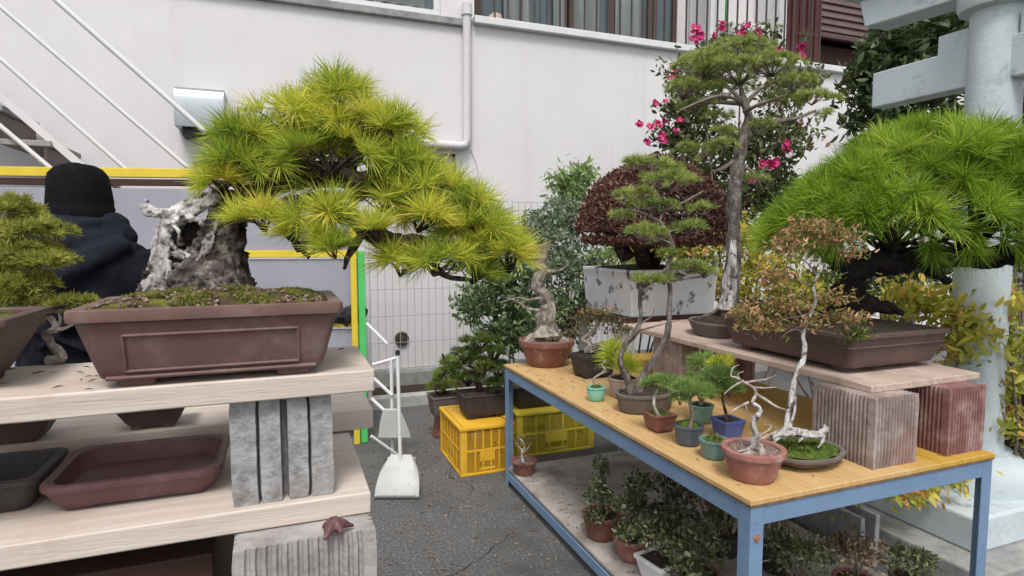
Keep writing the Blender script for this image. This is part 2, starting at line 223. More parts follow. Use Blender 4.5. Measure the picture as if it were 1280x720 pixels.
# ---------------------------------------------------------------- mesh helpers
class MB:
    def __init__(s): s.v = []; s.f = []
    def add(s, vs_, fs):
        o = len(s.v); s.v += [tuple(p) for p in vs_]; s.f += [tuple(i + o for i in f) for f in fs]; return s
    def box(s, a, b, rot=None, piv=None):
        x0, y0, z0 = a; x1, y1, z1 = b
        p = [Vector(q) for q in ((x0, y0, z0), (x1, y0, z0), (x1, y1, z0), (x0, y1, z0), (x0, y0, z1), (x1, y0, z1), (x1, y1, z1), (x0, y1, z1))]
        if rot is not None:
            c = Vector(piv) if piv is not None else sum(p, Vector()) / 8
            p = [rot @ (q - c) + c for q in p]
        return s.add(p, [(0, 3, 2, 1), (4, 5, 6, 7), (0, 1, 5, 4), (1, 2, 6, 5), (2, 3, 7, 6), (3, 0, 4, 7)])
    def bar(s, p, q, wd, th, up=UP):
        p = Vector(p); q = Vector(q); d = (q - p).normalized()
        a = d.cross(up)
        if a.length < 1e-4: a = d.cross(Vector((0, 1, 0)))
        a.normalize(); b = a.cross(d).normalized(); a *= wd / 2; b *= th / 2
        vs_ = [p - a - b, p + a - b, p + a + b, p - a + b, q - a - b, q + a - b, q + a + b, q - a + b]
        return s.add(vs_, [(0, 1, 2, 3), (7, 6, 5, 4), (0, 4, 5, 1), (1, 5, 6, 2), (2, 6, 7, 3), (3, 7, 4, 0)])
    def tube(s, pts, rads, n=10, rough=0., seed=0, flat=None, sub=1):
        pts = [Vector(p) for p in pts]
        if not hasattr(rads, '__len__'): rads = [rads] * len(pts)
        rads = list(rads)
        if sub > 1 and len(pts) > 2:      # smooth
            P2 = []; R2 = []
            for i in range(len(pts) - 1):
                p0 = pts[max(i - 1, 0)]; p1 = pts[i]; p2 = pts[i + 1]; p3 = pts[min(i + 2, len(pts) - 1)]
                for k in range(sub):
                    t = k / sub
                    P2.append(.5 * ((2 * p1) + (p2 - p0) * t + (2 * p0 - 5 * p1 + 4 * p2 - p3) * t * t + (3 * p1 - p0 - 3 * p2 + p3) * t ** 3))
                    R2.append(rads[i] * (1 - t) + rads[i + 1] * t)
            P2.append(pts[-1]); R2.append(rads[-1]); pts, rads = P2, R2
        o = len(s.v); m = len(pts); prev = None
        for i, p in enumerate(pts):
            d = (pts[min(i + 1, m - 1)] - pts[max(i - 1, 0)])
            if d.length < 1e-7: d = Vector((0, 0, 1))
            d.normalize()
            if prev is None:
                a = d.orthogonal().normalized()
            else:
                a = prev - d * prev.dot(d)
                if a.length < 1e-5: a = d.orthogonal()
                a.normalize()
            prev = a; b = d.cross(a)
            for k in range(n):
                th = 2 * math.pi * k / n; r = rads[i]
                if rough: r *= 1 + rough * noise.noise(Vector((math.cos(th) * 1.3 + seed, math.sin(th) * 1.3, i * .55)))*1.6
                s.v.append(tuple(p + (a * math.cos(th) + b * math.sin(th)) * r))
        for i in range(m - 1):
            for k in range(n):
                k2 = (k + 1) % n
                s.f.append((o + i * n + k, o + i * n + k2, o + (i + 1) * n + k2, o + (i + 1) * n + k))
        s.f.append(tuple(o + k for k in range(n))[::-1]); s.f.append(tuple(o + (m - 1) * n + k for k in range(n)))
        return s
    def loft(s, rings, caps=(True, True), close=False):
        o = len(s.v); n = len(rings[0]); m = len(rings)
        for r in rings: s.v += [tuple(p) for p in r]
        for i in range(m - 1 + (1 if close else 0)):
            j = (i + 1) % m
            for k in range(n):
                k2 = (k + 1) % n
                s.f.append((o + i * n + k, o + i * n + k2, o + j * n + k2, o + j * n + k))
        if caps[0]: s.f.append(tuple(o + k for k in range(n))[::-1])
        if caps[1]: s.f.append(tuple(o + (m - 1) * n + k for k in range(n)))
        return s
    def ball(s, c, r, n=12, m=8, rough=0, seed=0):
        c = Vector(c); r = Vector(r) if hasattr(r, '__len__') else Vector((r, r, r)); rings = []
        for i in range(m + 1):
            ph = -math.pi / 2 + math.pi * (i + .02) / (m + .04); ring = []
            for k in range(n):
                th = 2 * math.pi * k / n
                q = Vector((math.cos(ph) * math.cos(th), math.cos(ph) * math.sin(th), math.sin(ph)))
                f = 1 + rough * noise.noise(q * 2 + Vector((seed, 0, 0)))
                ring.append(c + Vector((q.x * r.x, q.y * r.y, q.z * r.z)) * f)
            rings.append(ring)
        return s.loft(rings)
    def build(s, name, mat, parent=None, smooth=False, bevel=0, base=None):
        me = bpy.data.meshes.new(name)
        o = bpy.data.objects.new(name, me)
        off = Vector((0, 0, 0))
        if parent is not None:
            r = parent
            while r.parent: r = r.parent
            off = r.location.copy()
        elif base is not None: off = Vector(base); o.location = off
        me.from_pydata([(x - off.x, y - off.y, z - off.z) for x, y, z in s.v], [], s.f); me.update()
        me.materials.append(mat); col.objects.link(o); o.parent = parent
        if smooth:
            me.polygons.foreach_set('use_smooth', [True] * len(me.polygons))
            if smooth == 'auto': me.set_sharp_from_angle(angle=R(38))
        if bevel:
            b = o.modifiers.new('bevel', 'BEVEL'); b.width = bevel; b.segments = 2; b.limit_method = 'ANGLE'; b.angle_limit = R(40)
        return o
def tag(o, label=None, cat=None, group=None, kind=None):
    if label: o['label'] = label
    if cat: o['category'] = cat
    if group: o['group'] = group
    if kind: o['kind'] = kind
    return o
def thing(name, loc, label, cat, group=None):
    o = bpy.data.objects.new(name, None); col.objects.link(o); o.location = loc; o.empty_display_size = .05
    bpy.context.view_layer.update
    return tag(o, label, cat, group)
def remesh(o, vox=.008, smooth=4, disp=0, dscale=.03, ttype='CLOUDS'):
    m = o.modifiers.new('remesh', 'REMESH'); m.mode = 'VOXEL'; m.voxel_size = vox; m.use_smooth_shade = True
    if smooth:
        k = o.modifiers.new('smooth', 'SMOOTH'); k.iterations = smooth; k.factor = .5
    if disp:
        t = bpy.data.textures.new(o.name + '_relief', ttype)
        if ttype in ('CLOUDS', 'VORONOI', 'MUSGRAVE'): t.noise_scale = dscale
        d = o.modifiers.new('relief', 'DISPLACE'); d.texture = t; d.strength = disp; d.texture_coords = 'LOCAL'; d.mid_level = .5
    return o
def np_mesh(name, V, faces_n, idx, rnd, mat, parent):
    """V (N,3) world; idx flat loop indices; faces_n verts per face (const); rnd per vertex"""
    r = parent
    while r.parent: r = r.parent
    V = V - np.array(r.location)
    me = bpy.data.meshes.new(name); nf = len(idx) // faces_n
    me.vertices.add(len(V)); me.vertices.foreach_set('co', V.astype(np.float32).ravel())
    me.loops.add(len(idx)); me.loops.foreach_set('vertex_index', idx.astype(np.int32))
    me.polygons.add(nf); me.polygons.foreach_set('loop_start', np.arange(0, len(idx), faces_n, dtype=np.int32))
    me.update(calc_edges=True)
    a = me.attributes.new('rnd', 'FLOAT', 'POINT'); a.data.foreach_set('value', rnd.astype(np.float32))
    me.materials.append(mat)
    o = bpy.data.objects.new(name, me); col.objects.link(o); o.parent = parent; return o
def unit(a): return a / np.maximum(np.linalg.norm(a, axis=-1, keepdims=True), 1e-9)
def needles(name, C, A, mat, parent, count=60, length=.05, width=.0016, spread=1.1, bend=.15, tone=None, lv=.25, inner=0.0):
    """tufts of needles; C centres (n,3), A axes (n,3)"""
    n = len(C); N = n * count
    c = np.repeat(C, count, 0); a = np.repeat(unit(A), count, 0)
    rv = unit(rng.normal(size=(N, 3)))
    th = rng.random(N) ** .6 * spread
    pr = unit(rv - a * np.sum(rv * a, 1, keepdims=True))
    d = a * np.cos(th)[:, None] + pr * np.sin(th)[:, None]
    L = length * (1 - lv + 2 * lv * rng.random(N)); L = L[:, None]
    tl = np.repeat(.85 + .3 * rng.random(n), count)[:, None]; L = L * tl
    side = unit(np.cross(d, rng.normal(size=(N, 3)))) * width / 2
    base = c + rv * length * .10 + d * inner
    sag = np.zeros((N, 3)); sag[:, 2] = -1
    mid = base + d * L * .55 + (a * .5 - sag * -.15) * 0
    tip = base + d * L + (sag * bend + rv * .07) * L
    mid = mid + sag * bend * L * .2
    V = np.stack([base - side * .7, base + side * .7, mid + side, tip, mid - side], 1).reshape(-1, 3)
    k = np.arange(N)[:, None] * 5
    idx = np.concatenate([k + np.array([[0, 1, 2]]), k + np.array([[0, 2, 4]]), k + np.array([[4, 2, 3]])], 1).ravel()
    tn = rng.random(n) if tone is None else tone
    t = np.clip(np.repeat(tn, count) * .55 + rng.random(N) * .45, 0, 1)
    return np_mesh(name, V, 3, idx, np.repeat(t, 5), mat, parent)
def leaves(name, C, mat, parent, size=.02, aspect=.45, A=None, up=.4, fold=.25, lv=.4, tone=None, droop=0.):
    n = len(C)
    d = unit(rng.normal(size=(n, 3)) + (A if A is not None else 0) + np.array([0, 0, up]) - np.array([0, 0, droop]))
    s = unit(np.cross(d, rng.normal(size=(n, 3)))); nn = np.cross(d, s)
    L = (size * (1 - lv + 2 * lv * rng.random(n)))[:, None]; W = L * aspect / 2
    b = C; tip = C + d * L - nn * L * .12
    m1 = C + d * L * .35 + nn * fold * W; m2 = C + d * L * .7 + nn * fold * W * .6
    V = np.stack([b, m1 + s * W, m2 + s * W * .8, tip, m2 - s * W * .8, m1 - s * W, C + d * L * .5], 1).reshape(-1, 3)
    k = np.arange(n)[:, None] * 7
    idx = np.concatenate([k + np.array([[0, 1, 6]]), k + np.array([[1, 2, 6]]), k + np.array([[2, 3, 6]]), k + np.array([[3, 4, 6]]),
                          k + np.array([[4, 5, 6]]), k + np.array([[5, 0, 6]])], 1).ravel()
    t = rng.random(n) if tone is None else np.clip(tone * .6 + rng.random(n) * .4, 0, 1)
    return np_mesh(name, V, 3, idx, np.repeat(t, 7), mat, parent)
CRn = np.array(CR); CFn = np.array(CF)
def sph(n, up=.35, shell=.55):
    q = unit(rng.normal(size=(n, 3)))
    q[:, 2] = np.where(rng.random(n) < up, np.abs(q[:, 2]), q[:, 2])
    return q, q * (shell + (1 - shell) * rng.random((n, 1)) ** .5)
def blob(c, rx, ry, rz, n, up=.8, shell=.6, wob=.18):
    """points in an uneven ellipsoid (rx sideways, ry deep, rz high) and their outward axes"""
    q, p = sph(n, up, shell); s0 = rng.random(3) * 50
    f = np.array([1 + wob * 1.8 * noise.noise(Vector((v[0] * 1.7 + s0[0], v[1] * 1.7 + s0[1], v[2] * 1.7))) for v in q])[:, None]
    p = p * f
    P = np.array(c) + p[:, :1] * rx * CRn + p[:, 1:2] * ry * CFn + p[:, 2:3] * np.array([0, 0, rz])
    A = unit(q[:, :1] / max(rx, .01) * CRn * rx + q[:, 1:2] * CFn + q[:, 2:3] * np.array([0, 0, 1.]))
    return P, A
def pxblob(px, py, rx, ry, d, dd, n, **k):
    c = at(px, py, d); return blob(c, rx * d / F, dd, ry * d / F, n, **k)
def twigs(mb, src, P, r=.0025, k=6, every=1, jit=.25):
    src = Vector(src)
    for p in P[::every]:
        p = Vector(p); m = src.lerp(p, .5) + Vector(rng.normal(size=3) * (p - src).length * jit * .35)
        mb.tube([src, m, p], [r * 1.6, r, r * .5], 4)
def ringpts(cx, cy, z, a, b, rc=None, n=48, rot=0, wob=0):
    out = []; c, s_ = math.cos(rot), math.sin(rot)
    for k in range(n):
        th = 2 * math.pi * (k + .5) / n
        if rc is None: x, y = a * math.cos(th), b * math.sin(th)
        else:
            q = int(4 * k / n); f = (4 * k / n - q) * (n / 4) / (n / 4 - 1); an = math.pi / 2 * (q + min(f, 1)); r_ = min(rc, a, b)
            sx = 1 if q in (0, 3) else -1; sy = 1 if q in (0, 1) else -1
            x = sx * (a - r_) + r_ * math.cos(an); y = sy * (b - r_) + r_ * math.sin(an)
        if wob: f = 1 + wob * noise.noise(Vector((x * 22, y * 22, z * 3))); x *= f; y *= f
        out.append((cx + c * x - s_ * y, cy + s_ * x + c * y, z))
    return out
def pot(root, cx, cy, z, a, b, h, mat, rc=None, rot=0, taper=.78, lip=.006, liph=.012, soil='soil', mound=.01, depth=.008, feet=0, fh=.012, n=48, wob=0, panel=False, name='pot', empty=False, bulge=0):
    """hollow pot; a, b outer half sizes at the rim"""
    z0 = z + (fh if feet else 0); H_ = h - (fh if feet else 0)
    R_ = lambda off, zz, sc=1: ringpts(cx, cy, zz, (a + off) * sc, (b + off) * sc, rc, n, rot, wob)
    t2 = (a * (1 - taper))
    def off(f): return -t2 * (1 - f) - lip + bulge * math.sin(math.pi * f)
    m = MB()
    rg = [R_(off(0) - .003, z0), R_(off(0), z0 + .003)]
    for f in (.2, .4, .6, .8): rg.append(R_(off(f), z0 + H_ * f * (1 - liph / H_)))
    rg += [R_(off(1), z + h - liph), R_(-.001, z + h - liph * .85), R_(0, z + h - liph * .5), R_(-.001, z + h - .0015), R_(-.004, z + h),
           R_(-lip - .008, z + h), R_(-lip - .012, z + h - .003)]
    if empty:
        rg += [R_(-lip - .016, z + h * .6), R_(off(0) - .008, z0 + .012)]
    else:
        rg += [R_(-lip - .014, z + h - .03 if h > .045 else z + h * .5)]
    m.loft(rg)
    o = m.build(name, mat, root, smooth='auto')
    if feet:
        fa, fb = a + off(0) - .004, b + off(0) - .004
        for sx in (-1, 1):
            for sy in (-1, 1):
                c_, s_ = math.cos(rot), math.sin(rot)
                x, y = sx * fa * (.72 if rc is not None else .62), sy * fb * (.78 if rc is not None else .62)
                fx, fy = cx + c_ * x - s_ * y, cy + s_ * x + c_ * y
                f = MB(); f.loft([ringpts(fx, fy, z, feet * .85, feet * .5, .006, 16, rot), ringpts(fx, fy, z0 + .003, feet, feet * .6, .006, 16, rot)])
                f.build('foot', mat, o, smooth='auto')
    if not empty:
        g = MB(); K = 10; rr = []
        for i in range(K + 1):
            f = 1 - i / K * .985
            ring = ringpts(cx, cy, 0, (a - lip - .013) * f, (b - lip - .013) * f, None if rc is None else max(rc - .01, .004) * f, n, rot, wob)
            zz = z + h - depth + mound * (1 - f * f)
            rr.append([(x, y, zz + (0 if i == 0 else .35 * mound * noise.noise(Vector((x * 40, y * 40, 3))) + .003 * noise.noise(Vector((x * 140, y * 140, 0))))) for x, y, _ in ring])
        g.loft(rr, caps=(False, True)).build('soil', M[soil], root, smooth=True)
    return o

# ================================================================ THE SETTING
g = MB(); g.add([(-200, -200, 0), (300, -200, 0), (300, 300, 0), (-200, 300, 0)], [(0, 1, 2, 3)])
tag(g.build('ground', M['asphalt']), kind='structure')
k = MB(); k.box((.1, 5.30, -.05), (5.2, 5.42, .1)); tag(k.build('kerb', M['kerb'], bevel=.012), kind='structure')
k = MB(); k.box((.1, 5.42, -.05), (9.5, 6.0, .03)); tag(k.build('planting_bed', M['soil']), kind='structure')

# ---- the white building, wall face on y = 6
WY = 6.0
B = thing('building', (0, WY, 0), 'white rendered building with a long blank wall below a row of upper windows', 'building')
ztop = ony(590, 28, WY).z
m = MB(); m.box((-7, WY, .21), (1.84, 9.5, ztop - .06)); m.box((1.84, WY, .21), (9.4, 6.9, ztop - .02))
m.build('wall', M['wall'], B)
m = MB(); m.box((-7, WY - .02, -.1), (9.4, WY + .1, .212)); m.build('foundation', M['concrete'], B)
m = MB(); m.box((-7, WY - .05, ztop - .06), (1.86, WY + .2, ztop + .01)); m.build('ledge', M['concrete'], B, bevel=.008)
m = MB(); m.box((1.88, WY - .07, ztop - .02), (7.06, WY + .2, ztop + .055)); m.build('sill', M['whitepaint'], B, bevel=.008)
# recessed upper storey
m = MB(); m.box((-7, WY + .5, ztop - .02), (6.85, WY + .6, ztop + 2.6)); m.box((-7, WY - .02, ztop + 2.6), (6.85, WY + .7, ztop + 2.7)); m.box((1.55, WY + .02, ztop), (1.90, WY + .5, ztop + 2.6))
m.build('upper_wall', M['wall'], B)
def window(x0, x1, y, z0, z1, n, fm, t=.05, cur=True, mid=None):
    f = MB(); dz = t
    f.box((x0, y - .05, z0), (x1, y + .02, z0 + dz)); f.box((x0, y - .05, z1 - dz), (x1, y + .02, z1))
    for i in range(n + 1):
        x = x0 + (x1 - x0 - t) * i / n; f.box((x, y - .047, z0 + dz), (x + t, y + .018, z1 - dz))
    fo = f.build('window', fm, B, bevel=.004)
    gl = MB(); gl.box((x0 + .02, y - .006, z0 + .02), (x1 - .02, y + .002, z1 - .02)); gl.build('pane', M['glass'], fo)
    return fo
wl = ony(330, 5, WY).x; wr = 1.60
f = window(-1.2, 1.56, WY + .10, ztop + .02, ztop + 1.2, 2, M['whitepaint'], .07)
for a, b, dy in ((2.02, 3.12, .42), (3.14, 4.25, .40), (4.27, 4.62, .42)):
    window(a, b, WY + dy, ztop + .06, ztop + 2.1, 1 if b - a < .5 else 2, M['brownmetal'], .06)
def curtain(x0, x1, y, z0, z1):
    c = MB(); n = int((x1 - x0) / .03); top = []; bot = []
    for i in range(n + 1):
        x = x0 + (x1 - x0) * i / n; yy = y + .015 * math.sin(i * 1.3) + .006 * math.sin(i * .47)
        bot.append((x, yy, z0)); top.append((x, yy, z1))
    c.add(bot + top, [(i, i + 1, n + 2 + i, n + 1 + i) for i in range(n)])
    o = c.build('curtain', M['curtain'], B, smooth=True); so_ = o.modifiers.new('thick', 'SOLIDIFY'); so_.thickness = .004
for a, b in ((2.35, 2.66), (2.95, 3.08), (3.2, 3.55), (3.75, 4.1)): curtain(a, b, WY + .37, ztop + .1, ztop + 2.0)
curtain(-.9, .1, WY + .06, ztop + .1, ztop + 1.1); curtain(.75, 1.4, WY + .06, ztop + .1, ztop + 1.1)
m = MB(); m.ball((2.19, WY + .2, ztop + .12), (.085, .085, .085), rough=.2); m.build('basket', M['boardy'], B, smooth=True)
# safety bars
x = 1.96
while x < 6.6:
    m = MB(); m.box((x - .008, WY - .03, ztop + .055), (x + .008, WY - .014, ztop + 1.1)); m.build('window_bar', M['iron'], B); x += .147
m = MB(); m.box((1.9, WY - .034, ztop + 1.1), (6.6, WY - .01, ztop + 1.13)); m.build('bar_rail', M['iron'], B)
# door and light posts at the right of the upper storey
m = MB(); m.box((4.86, WY + .05, ztop + .055), (4.98, WY + .45, ztop + 2.4)); m.box((5.92, WY + .05, ztop + .055), (6.03, WY + .45, ztop + 2.4)); m.build('post', M['whitepaint'], B)
m = MB(); m.box((6.1, WY + .2, ztop + .055), (6.78, WY + .26, ztop + 2.2))
for i in range(5): m.box((6.13 + i * .13, WY + .185, ztop + .055), (6.15 + i * .13, WY + .2, ztop + 2.2))
m.build('door', surf('door_brown', [(.3, (.06, .016, .016)), (.7, (.09, .028, .026))], 5, .5), B)
m = MB(); m.box((5.25, WY + .12, ztop + .06), (5.85, WY + .4, ztop + .50)); m.build('air_conditioner', M['whitepaint'], B, bevel=.02)
m = MB(); m.tube([(5.13, WY + .1, ztop), (5.15, WY + .1, ztop + 2)], .02, 8); m.build('green_pole', M['greenpost'], B, smooth=True)
# drain pipe with elbow
xp = ony(584, 100, WY - .06).x; ze = ony(584, 183, WY - .06).z
m = MB(); m.tube([(xp, WY - .06, ztop + .12), (xp, WY - .06, ze + .07), (xp - .02, WY - .06, ze + .015), (xp - .07, WY - .06, ze), (.9, WY - .06, ze)], .042, 16)
m.tube([(xp, WY - .06, ztop + .04), (xp, WY - .06, ztop + .15)], [.055, .05], 16)
dp = m.build('drain_pipe', M['trimwall'], B, smooth='auto')
m = MB(); m.tube([(xp + .05, WY - .012, ze - .02), (xp + .12, WY - .012, ze - .2), (xp + .14, WY - .012, ze - .5)], .006, 6, sub=4); m.build('cable', M['wall'], B)
# small lower window with its guard
a_ = ony(500, 196, WY - .03); b_ = ony(568, 236, WY - .03)
m = MB(); x0, x1, z0, z1 = 1.05, a_.x + (b_.x - a_.x), ony(568, 232, WY).z - .3, ony(568, 194, WY).z
for q in ((x0, z1 - .03, x1, z1), (x0, z0, x1, z0 + .03), (x1 - .03, z0, x1, z1), (x0, z0, x0 + .03, z1)): m.box((q[0], WY - .09, q[1]), (q[2], WY - .07, q[3]))
for xx in (x0 + .15, x0 + .3, x0 + .45, x1 - .14): m.box((xx, WY - .086, z0), (xx + .012, WY - .074, z1))
m.build('window_guard', M['iron'], B)
m = MB(); m.box((x0 + .05, WY - .03, z0 + .03), (x1 - .1, WY + .02, z1 - .05)); f = m.build('window', M['brownmetal'], B)
m = MB(); m.box((x0 + .08, WY - .036, z0 + .06), (x1 - .13, WY - .03, z1 - .08)); m.build('pane', M['glass'], f)
# metal vent hood
p0 = ony(222, 115, WY); p1 = ony(284, 116, WY)
hx0, hx1 = -.80, -.42; hz1 = 2.79; hz0 = 2.45
m = MB(); prof = [(0, hz0), (-.24, hz0), (-.25, hz1 - .1), (-.22, hz1 - .035), (-.15, hz1), (0, hz1)]
m.loft([[(x_, WY + y_, z_) for y_, z_ in prof] for x_ in (hx0, hx1)]); m.build('vent_hood', M['steel'], B, smooth='auto', bevel=.003)
m = MB(); m.box((hx0 + .05, WY - .2, hz0 - .07), (hx1 - .05, WY, hz0)); m.build('vent_grille', M['black'], B)
m = MB(); q = ony(502, 423, WY)
rr = [ringpts(0, 0, 0, r_, r_, n=24) for r_ in (.07, .07, .055, .05, .035)]
m.loft([[(q.x + x_, WY - dz_, q.z + y_) for x_, y_, _ in r_] for r_, dz_ in zip(rr, (0, .03, .035, .02, .03))]); m.build('pipe_vent', M['iron'], B, smooth='auto')

# ---- outside stair at the left
S = thing('staircase', (-2.4, 5.3, 0), 'outside stair with dark treads and thin white handrails against the white wall', 'stairs')
sy = 5.75
def sp(px, py): return ony(px, py, sy)
steps = [(38, 138, 168), (92, 178, 208)]
c0 = sp(38, 150); c1 = sp(92, 190); dx = c1.x - c0.x; dz = c1.z - c0.z
for i in range(-4, 7):
    x1 = c1.x + dx * (i); z1 = c1.z + dz * i
    if z1 < .05: continue
    m = MB(); m.box((x1 - dx - .03, sy - .5, z1 - .03), (x1, sy + .2, z1 + .012)); tr = m.build('tread', M['concrete'], S, bevel=.006)
    m = MB(); m.box((x1 - dx - .02, sy - .49, z1 - dz * -1 - .03 + .0), (x1 - dx + .0, sy + .2, z1 - .03)) if dz > 0 else m.box((x1 - .05, sy - .49, z1 + dz - .02), (x1 - .03, sy + .2, z1 - .03))
    m.build('riser', M['brownmetal'], tr)
def rail(p, q, r=.016, d0=4.55, name='handrail'):
    y = sy - .52
    a = ony(*p, y); b = ony(*q, y); e = b + (b - a) * .0
    m = MB(); m.tube([a + (a - b) * .25, e], r, 10); m.build(name, M['whitepaint'], S, smooth='auto')
rail((70, 0), (258, 166), .02); rail((0, 8), (240, 214)); rail((0, 73), (160, 214)); rail((0, 157), (70, 216))
y = sy - .48
a = ony(0, 118, y); b = ony(110, 212, y); m = MB(); d_ = b - a
m.add([a - d_ * .4 + UP * .02, b + d_ * .3 + UP * .02, b + d_ * .3 - UP * .05, a - d_ * .4 - UP * .05] + [p_ + Vector((0, .03, 0)) for p_ in (a - d_ * .4 + UP * .02, b + d_ * .3 + UP * .02, b + d_ * .3 - UP * .05, a - d_ * .4 - UP * .05)],
      [(3, 2, 1, 0), (4, 5, 6, 7), (0, 1, 5, 4), (1, 2, 6, 5), (2, 3, 7, 6), (3, 0, 4, 7)]); m.build('stringer', M['wall'], S)

# ---- neighbouring clapboard house
N_ = thing('clapboard_house', (9, 8.4, 0), 'brown clapboard house with a small eave beyond the white wall', 'house')
m = MB(); m.box((7.3, 8.1, 2.6), (12, 12, 7)); m.build('wall', M['siding'], N_)
m = MB()
for i in range(30):
    z_ = 3.2 + i * .12; m.add([(7.25, 8.06, z_), (12, 8.06, z_), (12, 8.1, z_ + .125), (7.25, 8.1, z_ + .125), (7.25, 8.1, z_), (12, 8.1, z_)], [(0, 1, 2, 3), (0, 4, 5, 1), (0, 3, 4)])
m.build('siding', M['siding'], N_)
m = MB()
ez = at(1050, 52, 9.6).z; ev = [(7.05, 7.0, ez - .05), (10.5, 7.0, ez - .05), (10.5, 8.1, ez + .32), (7.9, 8.1, ez + .32)]
m.add(ev + [(x, y_, z - .07) for x, y_, z in ev], [(0, 1, 2, 3), (7, 6, 5, 4), (0, 4, 5, 1), (1, 5, 6, 2), (2, 6, 7, 3), (3, 7, 4, 0)])
m.build('eave', M['brownmetal'], N_, bevel=.01)
m = MB(); m.box((7.4, 7.3, 3.70), (10.4, 8.1, ez - .12)); m.build('beam', M['darkwood'], N_)
m = MB(); m.box((7.3, 8.1, 0), (12, 12, 2.6)); m.build('lower_wall', M['wall'], N_)

# ---- panel fence with yellow rails
FE = thing('panel_fence', at(200, 500, 4.3), 'grey sheet fence with yellow rails and a bright green end post behind the person', 'fence')
pa = at(-120, 300, 4.08); pb = at(452, 300, 4.42); pa.z = pb.z = 0
dr = (pb - pa).normalized(); nr = Vector((-dr.y, dr.x, 0))
def strip(name, py0, py1, mat, th, fr=0, dsh=0, z0=None, z1=None):
    za = at(300, py1, 4.33).z if z0 is None else z0; zb = at(300, py0, 4.33).z if z1 is None else z1
    a = pa + nr * (dsh - th / 2); b = pb - dr * fr + nr * (dsh - th / 2)
    q = [a, b, b + nr * th, a + nr * th]
    m = MB(); m.add([Vector((p.x, p.y, za)) for p in q] + [Vector((p.x, p.y, zb)) for p in q], [(0, 3, 2, 1), (4, 5, 6, 7), (0, 1, 5, 4), (1, 2, 6, 5), (2, 3, 7, 6), (3, 0, 4, 7)])
    return m.build(name, mat, FE, bevel=.004)
strip('rail', 213, 224, M['yellow'], .05); strip('rail', 226, 234, M['darkwood'], .03, .02)
strip('panel', 237, 313, M['panel'], .012, .03); strip('rail', 313, 322, M['yellow'], .05, .02)
strip('panel', 324, 402, M['panel'], .012, .03); strip('rail', 403, 412, M['yellow'], .05, .02)
strip('panel', 414, 500, M['panel'], .012, .03, 0, .12)
m = MB(); q0 = at(453, 400, 4.40); m.box((q0.x - .028, q0.y - .02, 0), (q0.x + .022, q0.y + .02, 1.42)); m.build('post', M['greenpost'], FE, bevel=.006)
m = MB(); q0 = at(443, 400, 4.36); m.box((q0.x - .02, q0.y - .02, 0), (q0.x + .022, q0.y + .02, 2.0)); m.build('post', M['yellow'], FE, bevel=.004)
# dark sheeting bundled on the lowest rail
q0 = at(432, 392, 4.3)
T_ = MB(); zr = at(300, 403, 4.33).z
for i in range(9):
    q = pa + dr * ((pb - pa).length - .02 - .06 * i) - nr * .02; T_.ball((q.x, q.y, zr + .045 + .015 * math.sin(i * 2.2)), (.06, .05, .06), rough=.9, seed=i)
o = T_.build('plastic_sheet', M['black'], None, smooth=True, base=(q.x, q.y, zr))
tag(o, 'crumpled black plastic sheet bundled along the lowest yellow rail', 'plastic sheet'); remesh(o, .01, 2)

# ---- white wire mesh fence in front of the wall
MF = thing('mesh_fence', (1.6, 5.36, .1), 'white wire mesh fence with close upright wires in front of the building wall', 'fence')
fx0, fx1, fz0, fz1 = .72, 3.4, .34, 1.86
m = MB(); n = 0
for side_, nm in ((0, 'mesh_panel'), (1, 'mesh_panel')):
    m = MB(); xa, xb = (fx0, 2.02) if side_ == 0 else (2.06, fx1)
    x = xa
    while x < xb + .001: m.box((x - .0022, 5.358, fz0), (x + .0022, 5.3624, fz1)); x += .0655
    for z_ in (fz0, .58, .82, 1.06, 1.30, 1.54, 1.70, 1.78, fz1): m.box((xa, 5.3624, z_ - .0025), (xb, 5.367, z_ + .0025))
    m.build(nm, M['wire'], MF)
for x in (fx0 - .02, 2.04, fx1 + .02):
    m = MB(); m.tube([(x, 5.36, .1), (x, 5.36, fz1 + .04)], .02, 12); m.build('post', M['whitepaint'], MF, smooth='auto')
m = MB(); m.box((fx0, 5.345, .30), (fx1, 5.375, .335)); m.build('bottom_rail', M['kerb'], MF)

# ---- torii at the right
TX, TY = 3.31, 1.98
T = thing('torii_gate', (TX, TY, 0), 'pale grey stone torii gate with round column, tie beam and curved lintel', 'torii gate')
m = MB(); prof = [(.150, .36), (.140, .42), (.130, .48), (.121, .9), (.117, 1.6), (.114, 2.3), (.112, 2.68)]
m.loft([ringpts(TX, TY, z_, r_, r_, n=40) for r_, z_ in prof]); m.build('column', M['torii'], T, smooth='auto')
m = MB(); m.loft([ringpts(TX, TY, z_, r_, r_, n=40) for r_, z_ in ((.27, .255), (.275, .28), (.272, .33), (.25, .385), (.205, .42), (.165, .432), (.165, .445), (.12, .45))]); m.build('base_drum', M['torii'], T, smooth='auto')
m = MB(); m.box((TX - .46, TY - .32, .10), (TX + .75, TY + .55, .262)); m.build('plinth', M['torii'], T, bevel=.012)
m = MB(); m.loft([ringpts(TX, TY, z_, r_, r_, n=40) for r_, z_ in ((.11, 2.615), (.16, 2.625), (.168, 2.65), (.168, 2.755), (.158, 2.77), (.1, 2.775))]); m.build('capital', M['torii'], T, smooth='auto')
nz0, nz1 = 2.27, 2.47
m = MB(); m.box((TX - .055, .2, nz0), (TX + .055, TY + .62, nz1)); m.build('tie_beam', M['torii'], T, bevel=.008)
m = MB(); m.box((TX - .04, TY + .08, nz1 + .002), (TX + .04, TY + .26, nz1 + .1)); m.build('wedge', M['torii'], T, bevel=.006)
